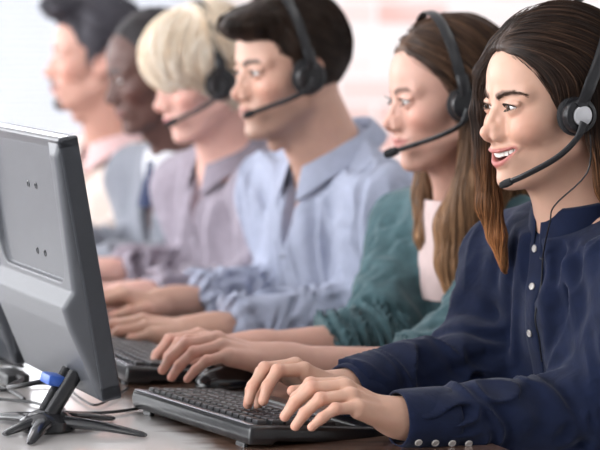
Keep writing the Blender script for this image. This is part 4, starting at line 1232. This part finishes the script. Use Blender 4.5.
# ------------------------------------------------------------------ monitors
GREY = plain('monitor_grey', (.060, .063, .072), .42, noise=.04, nscale=30, bump=.15, bscale=900); DGREY = plain('monitor_bezel', (.035, .038, .045), .35, noise=.05)
SCR = plain('screen_glass', (.01, .01, .012), .08, noise=.02); BLUEP = plain('blue_plug', (.03, .10, .42), .45, noise=.1); METAL = plain('stand_gloss', (.02, .02, .022), .16, noise=.05)
CH = plain('polished_edge', (.55, .56, .58), .18, .9, noise=.02)
def on(px, py, h=.004): # point on the desk under a pixel
    y = (CAMZ-DESK-h)*FPX/(py-HOR); P = W(px, py, y); s = (DESK+h-CAMZ)/(P[2]-CAMZ); return CAMP+(P-CAMP)*s
def on2(px, py): return on(px, py, .0)
def monitor(corner, label, w=.34, h=.335, tilt=9.5, az=0., group='desk monitors', stand=True, hub=None, legs=None):
    """corner: near bottom corner of the screen side, at its height"""
    ca, sa = math.cos(az), math.sin(az)
    Wd = A(ROW[0]*ca-ROW[1]*sa, ROW[0]*sa+ROW[1]*ca, 0); Bk = A(-Wd[1], Wd[0], 0)       # width axis, back direction
    t = math.radians(tilt); Hh = A(0, 0, 1)*math.cos(t)+Bk*math.sin(t); Bn = Bk*math.cos(t)-A(0, 0, 1)*math.sin(t)
    R = np.stack([Wd, Bn, Hh], 1); o = np.asarray(corner)
    foot = o+Wd*w*.5+Bk*.055; foot[2] = DESK
    if hub is not None: foot = np.array(hub)
    root = empty('monitor', tuple(foot)); tag(root, label, 'monitor', group); org = foot
    prof = [(.004, .004), (.004, h-.004), (.017, h-.004), (.024, h-.02), (.031, .142), (.046, .124), (.043, .100), (.020, .004)]
    def f(P):
        q = loc(P, o, R)
        d = poly2(q[:, 1], q[:, 2], prof)-.004
        # back shell is narrower than the bezel
        m = np.maximum(-q[:, 0], q[:, 0]-w)
        inset = np.clip((q[:, 1]-.022)*.30, 0, .05)
        d = smax(d, m+inset+.0, .008)
        # smooth recessed field on the upper back
        u = q[:, 0]-w/2; v = q[:, 2]-.240
        rr = np.sqrt(np.maximum(np.abs(u)-(w/2-.055), 0)**2+np.maximum(np.abs(v)-.060, 0)**2)-.028
        rec = np.maximum(rr, -(q[:, 1]-(.0300-.034*(q[:, 2]-.142)/1.0+.0)+.0)-.0)
        return smax(d, -(np.maximum(rr, .0285-.036*(q[:, 2]-.142)-q[:, 1])), .003).astype(F32)
    lo = o-A(.28, .1, .06); hi = o+A(.12, .45, .40)
    V, Q = surf(f, lo, hi, .003 if not FAST else .004)
    b = mesh_obj('back_shell', V, Q, GREY, root, org)
    # bezel ring and screen on the user's side
    q = MB(); T = lambda a, b_, c: o+R@A(a, b_, c)
    for a0, a1, c0, c1 in ((-.002, w+.002, h-.014, h+.001), (-.002, w+.002, -.001, .020), (-.002, .014, .0, h), (w-.014, w+.002, .0, h)):
        q.box(T((a0+a1)/2, .0090, (c0+c1)/2), (a1-a0, .026, c1-c0), .003, R=R)
    q.build('bezel', DGREY, root, org, smooth=False)
    MB().box(T(w/2, .002, h/2), (w-.02, .006, h-.02), 0, R=R).build('screen', SCR, root, org, smooth=False)
    e = MB().box(T(w/2, .012, h+.0015), (w, .010, .0016), .0006, R=R).build('top_trim', CH, root, org, smooth=False)
    for (a, c) in ((.124, .268), (.158, .268), (.124, .180), (.158, .180)):
        dep = .0285-.036*(c-.142)
        m = MB().lathe([(.0042, -.004), (.0048, .0006), (.0036, .0010), (.0026, -.001), (.0001, -.0012)], 18, o=T(a, dep, c), ax=Bn)
        m.build('screw', METAL, root, org)
    if stand:
        top = T(w/2, .030, .030) if hub is None else T(float((foot-o)@Wd), .030, .030); bot = A(foot[0], foot[1], DESK+.022)
        s = MB()
        for sx in (-.016, .016):
            s.tube([top+Wd*sx, (top+bot)/2+Wd*sx*.9, bot+Wd*sx*.8], .0075, 12, flat=(1.3, .8))
        s.box((top+bot)/2, (.03, .006, np.linalg.norm(top-bot)*.95), .002, R=np.stack([Wd, nrm(np.cross(nrm(top-bot), Wd)), nrm(top-bot)], 1))
        s.build('neck', METAL, root, org)
        MB().lathe([(.034, .0), (.038, .004), (.036, .014), (.024, .022), (.014, .026)], 32, o=(foot[0], foot[1], DESK)).build('hub', METAL, root, org)
        if legs: dl = [((q-foot)/np.linalg.norm(q-foot), np.linalg.norm(q-foot)) for q in legs]
        else: dl = [(Wd*math.cos(math.radians(an+8))+Bk*math.sin(math.radians(an+8)), .13) for an in (18, 92, 160, 200, 268, 342)]
        for d, L_ in dl:
            p0 = A(foot[0], foot[1], DESK+.013)
            MB().tube([p0+d*.02, p0+d*L_*.6-A(0, 0, .003), p0+d*L_*.95-A(0, 0, .0085), p0+d*L_-A(0, 0, .0095)], [.011, .008, .0048, .003], 12, flat=(.75, 1.3)).build('foot', METAL, root, org)
    return root, R, o, T
c1 = W(119, 398, 2.98)
mon1, R1, o1, T1 = monitor(c1, 'grey monitor seen from behind on a star shaped stand, nearest the camera', hub=on2(48, 430), legs=[on2(146, 438), on2(114, 421), on2(62, 412), on2(-12, 420), on2(4, 437), on2(30, 446)])
c2 = W(30, 362, 3.47)
mon2, R2, o2, T2 = monitor(c2, 'dark monitor half hidden behind the nearest monitor, cut by the left edge', tilt=8)
for o_ in mon2.children:
    if o_.name.startswith('back_shell'): o_.data.materials[0] = DGREY
# blue plug and cables
PA = float((on2(48, 430)-o1)@R1[:, 0])+.006
pl = empty('video_cable', tuple(T1(.105, .050, .036))); tag(pl, 'black video cable with a blue plug in the back of the nearest monitor', 'cable'); org = A(*pl.location)
MB().box(T1(PA, .056, .024), (.040, .024, .014), .004, R=R1@np.array([[1, 0, 0], [0, .94, -.34], [0, .34, .94]])).build('plug', BLUEP, pl, org)
CB = plain('cable_black', (.012, .012, .013), .45, noise=.1)
q0 = T1(PA+.02, .060, .020)
MB().tube(catmull([q0, q0+A(-.05, .02, -.012), on(22, 378, .02), on(-10, 376), on(-60, 380)], 40), .0032, 8).build('cord', CB, pl, org)
def cable(label, pts, r=.0022):
    o_ = MB().tube(catmull(pts, 60), r, 8).build('cable', CB, None); tag(o_, label, 'cable'); return o_
cable('thin black keyboard cable curling across the pale desk top under the monitor', [on(152, 402, .010), on(140, 408), on(112, 412), on(85, 413), on(60, 411), on(30, 402), on(-20, 398)])
cable('thin black cable looping behind the foot of the nearest monitor', [on(128, 388), on(112, 398), on(95, 405), on(80, 398), on(66, 388), on(40, 384), on(-20, 390)], .0018)
cable('tangled black cable on the desk at the left edge', [on(-30, 384), on(2, 388), on(16, 394), on(24, 399, .004), on(8, 390), on(-25, 396)], .0026)
sw_ = MB().box(on(12, 377, .010), (.07, .035, .018), .005, R=np.stack([ROW, FWD, A(0, 0, 1)], 1)).build('power_adapter', CB, None); tag(sw_, 'small black power adapter lying on the desk at the left edge', 'adapter')
# ------------------------------------------------------------------ keyboards
KB = plain('keyboard_black', (.016, .016, .018), .28, noise=.05); KEY = plain('key_black', (.022, .022, .025), .35, noise=.08, bump=.2, bscale=700); LEG = plain('key_legend', (.65, .66, .68), .5, noise=.02)
GL = plain('keyboard_silver_trim', (.42, .43, .46), .22, .6, noise=.02)
def keyboard(corner, label, L=.335, Wd_=.150, az=0.):
    """corner = near back corner on the desk; length along ROW, depth towards the user"""
    a_ = math.radians(az); X = ROW*math.cos(a_)+FWD*math.sin(a_); Y = ROW*math.sin(a_)-FWD*math.cos(a_); root = empty('keyboard', tuple(corner)); tag(root, label, 'keyboard', 'keyboards'); org = A(*corner)
    sl = math.radians(6); Yt = Y*math.cos(sl)-A(0, 0, 1)*math.sin(sl); Z = np.cross(X, Yt); Z = Z if Z[2] > 0 else -Z
    R = np.stack([X, Yt, Z], 1); o = A(*corner)+A(0, 0, .0165)
    T = lambda a, b_, c: o+R@A(a, b_, c)
    def f(P):
        q = loc(P, o, R)
        d = boxs(q, (L/2, Wd_/2, .0045), (L/2, Wd_/2, .0100), .006)
        d = smin(d, boxs(q, (L/2, .020, -.001), (L/2-.002, .018, .0090), .004), .004)
        d = smax(d, -(boxs(q, (L/2, Wd_*.46, .0165), (L/2-.011, Wd_*.37, .006), .002)), .001)
        d = smin(d, boxs(q, (L/2, Wd_+.004, -.001), (L/2-.006, .016, .0045), .004), .008)
        return d.astype(F32)
    cs = np.array([o+R@A(a_, b_, 0) for a_ in (0, L) for b_ in (0, Wd_+.03)])
    V, Q = surf(f, cs.min(0)-.03, cs.max(0)+.03, .0022)
    mesh_obj('case', V, Q, KB, root, org)
    MB().box(T(L/2, .0055, .0147), (L-.012, .0085, .0012), .0004, R=R).build('trim', GL, root, org, smooth=False)
    for a in (.035, L-.035):
        MB().box(T(a, .010, -.009), (.022, .007, .020), .002, R=R).build('foot', KB, root, org, smooth=False)
    rows = [15, 15, 14, 14, 13, 9]
    pitch = (L-.028)/18.0
    for r_, n_ in enumerate(rows):
        yy = .024+r_*.0192+(.004 if r_ else 0); xs = []
        # far end is the user's left? keys run from the near end; widths in pitches
        wd = {0: [1]*18, 1: [1]*13+[2]+[1]*3, 2: [1.5]+[1]*12+[1.5]+[1]*3, 3: [1.8]+[1]*11+[2.2]+[1]*3, 4: [2.3]+[1]*10+[1.7]+[1]*4, 5: [1.4, 1.2, 1.2, 5.8, 1.2, 1.2, 2, 1, 1, 2]}[r_]
        x = 0
        for w_ in wd:
            cx = .014+(x+w_/2)*pitch; x += w_
            if x > 18.05: break
            kw = w_*pitch-.0022; kd = .0165 if r_ else .0140
            a, b_ = kw/2, kd/2; z0, z1 = .0118, .0195; i_ = .0018
            vs = [T(cx+sx*a, yy+sy*b_, z0) for sx, sy in ((-1, -1), (1, -1), (1, 1), (-1, 1))]+[T(cx+sx*(a-.0009), yy+sy*(b_-.0009), z1-.0014) for sx, sy in ((-1, -1), (1, -1), (1, 1), (-1, 1))]+[T(cx+sx*(a-i_-.0006), yy+sy*(b_-i_-.0004), z1) for sx, sy in ((-1, -1), (1, -1), (1, 1), (-1, 1))]+[T(cx, yy, z1-.0006)]
            fs = [(0, 1, 5, 4), (1, 2, 6, 5), (2, 3, 7, 6), (3, 0, 4, 7), (4, 5, 9, 8), (5, 6, 10, 9), (6, 7, 11, 10), (7, 4, 8, 11), (8, 9, 12), (9, 10, 12), (10, 11, 12), (11, 8, 12), (3, 2, 1, 0)]
            V = np.array(vs); 
            k_ = mesh_obj('key', V, [tuple(q) for q in fs], KEY, root, org, smooth=False)




    return root
kb1 = keyboard(on2(250, 451), 'black keyboard under the hands of the woman in navy, nearest the camera', L=.32, az=8, Wd_=.20)
kb2 = keyboard(W(127, 390, 3.355)*A(1, 1, 0)+A(0, 0, DESK), 'black keyboard under the hands of the woman in teal, behind the nearest monitor')
kb3 = keyboard(A(-.385, 3.74, DESK), 'dark keyboard under the hands of the man in pale blue')
# ------------------------------------------------------------------ mouse
mo = A(-.096, 3.368, DESK); R = np.stack([FWD, ROW, A(0, 0, 1)], 1)
root = empty('computer_mouse', tuple(mo)); tag(root, 'glossy black computer mouse lying behind the nearest keyboard', 'mouse')
GLB = plain('gloss_black', (.014, .014, .016), .1, coat=.8, noise=.05)
def fm(P):
    q = loc(P, mo, R); d = ell(q, (0, 0, .004), (.056, .030, .032)); d = smax(d, -(q[:, 2]-.001), .002)
    return smax(d, -boxs(q, (.04, 0, .03), (.03, .0006, .03), 0), .001).astype(F32)
V, Q = surf(fm, mo-.08, mo+.08, .002); mesh_obj('body', V, Q, GLB, root, mo)
MB().lathe([(.0001, -.003), (.0085, -.003), (.0085, .003), (.0001, .003)], 24, o=mo+R@A(.030, 0, .0235), ax=R[:, 1]).build('scroll_wheel', FOAM, root, mo)
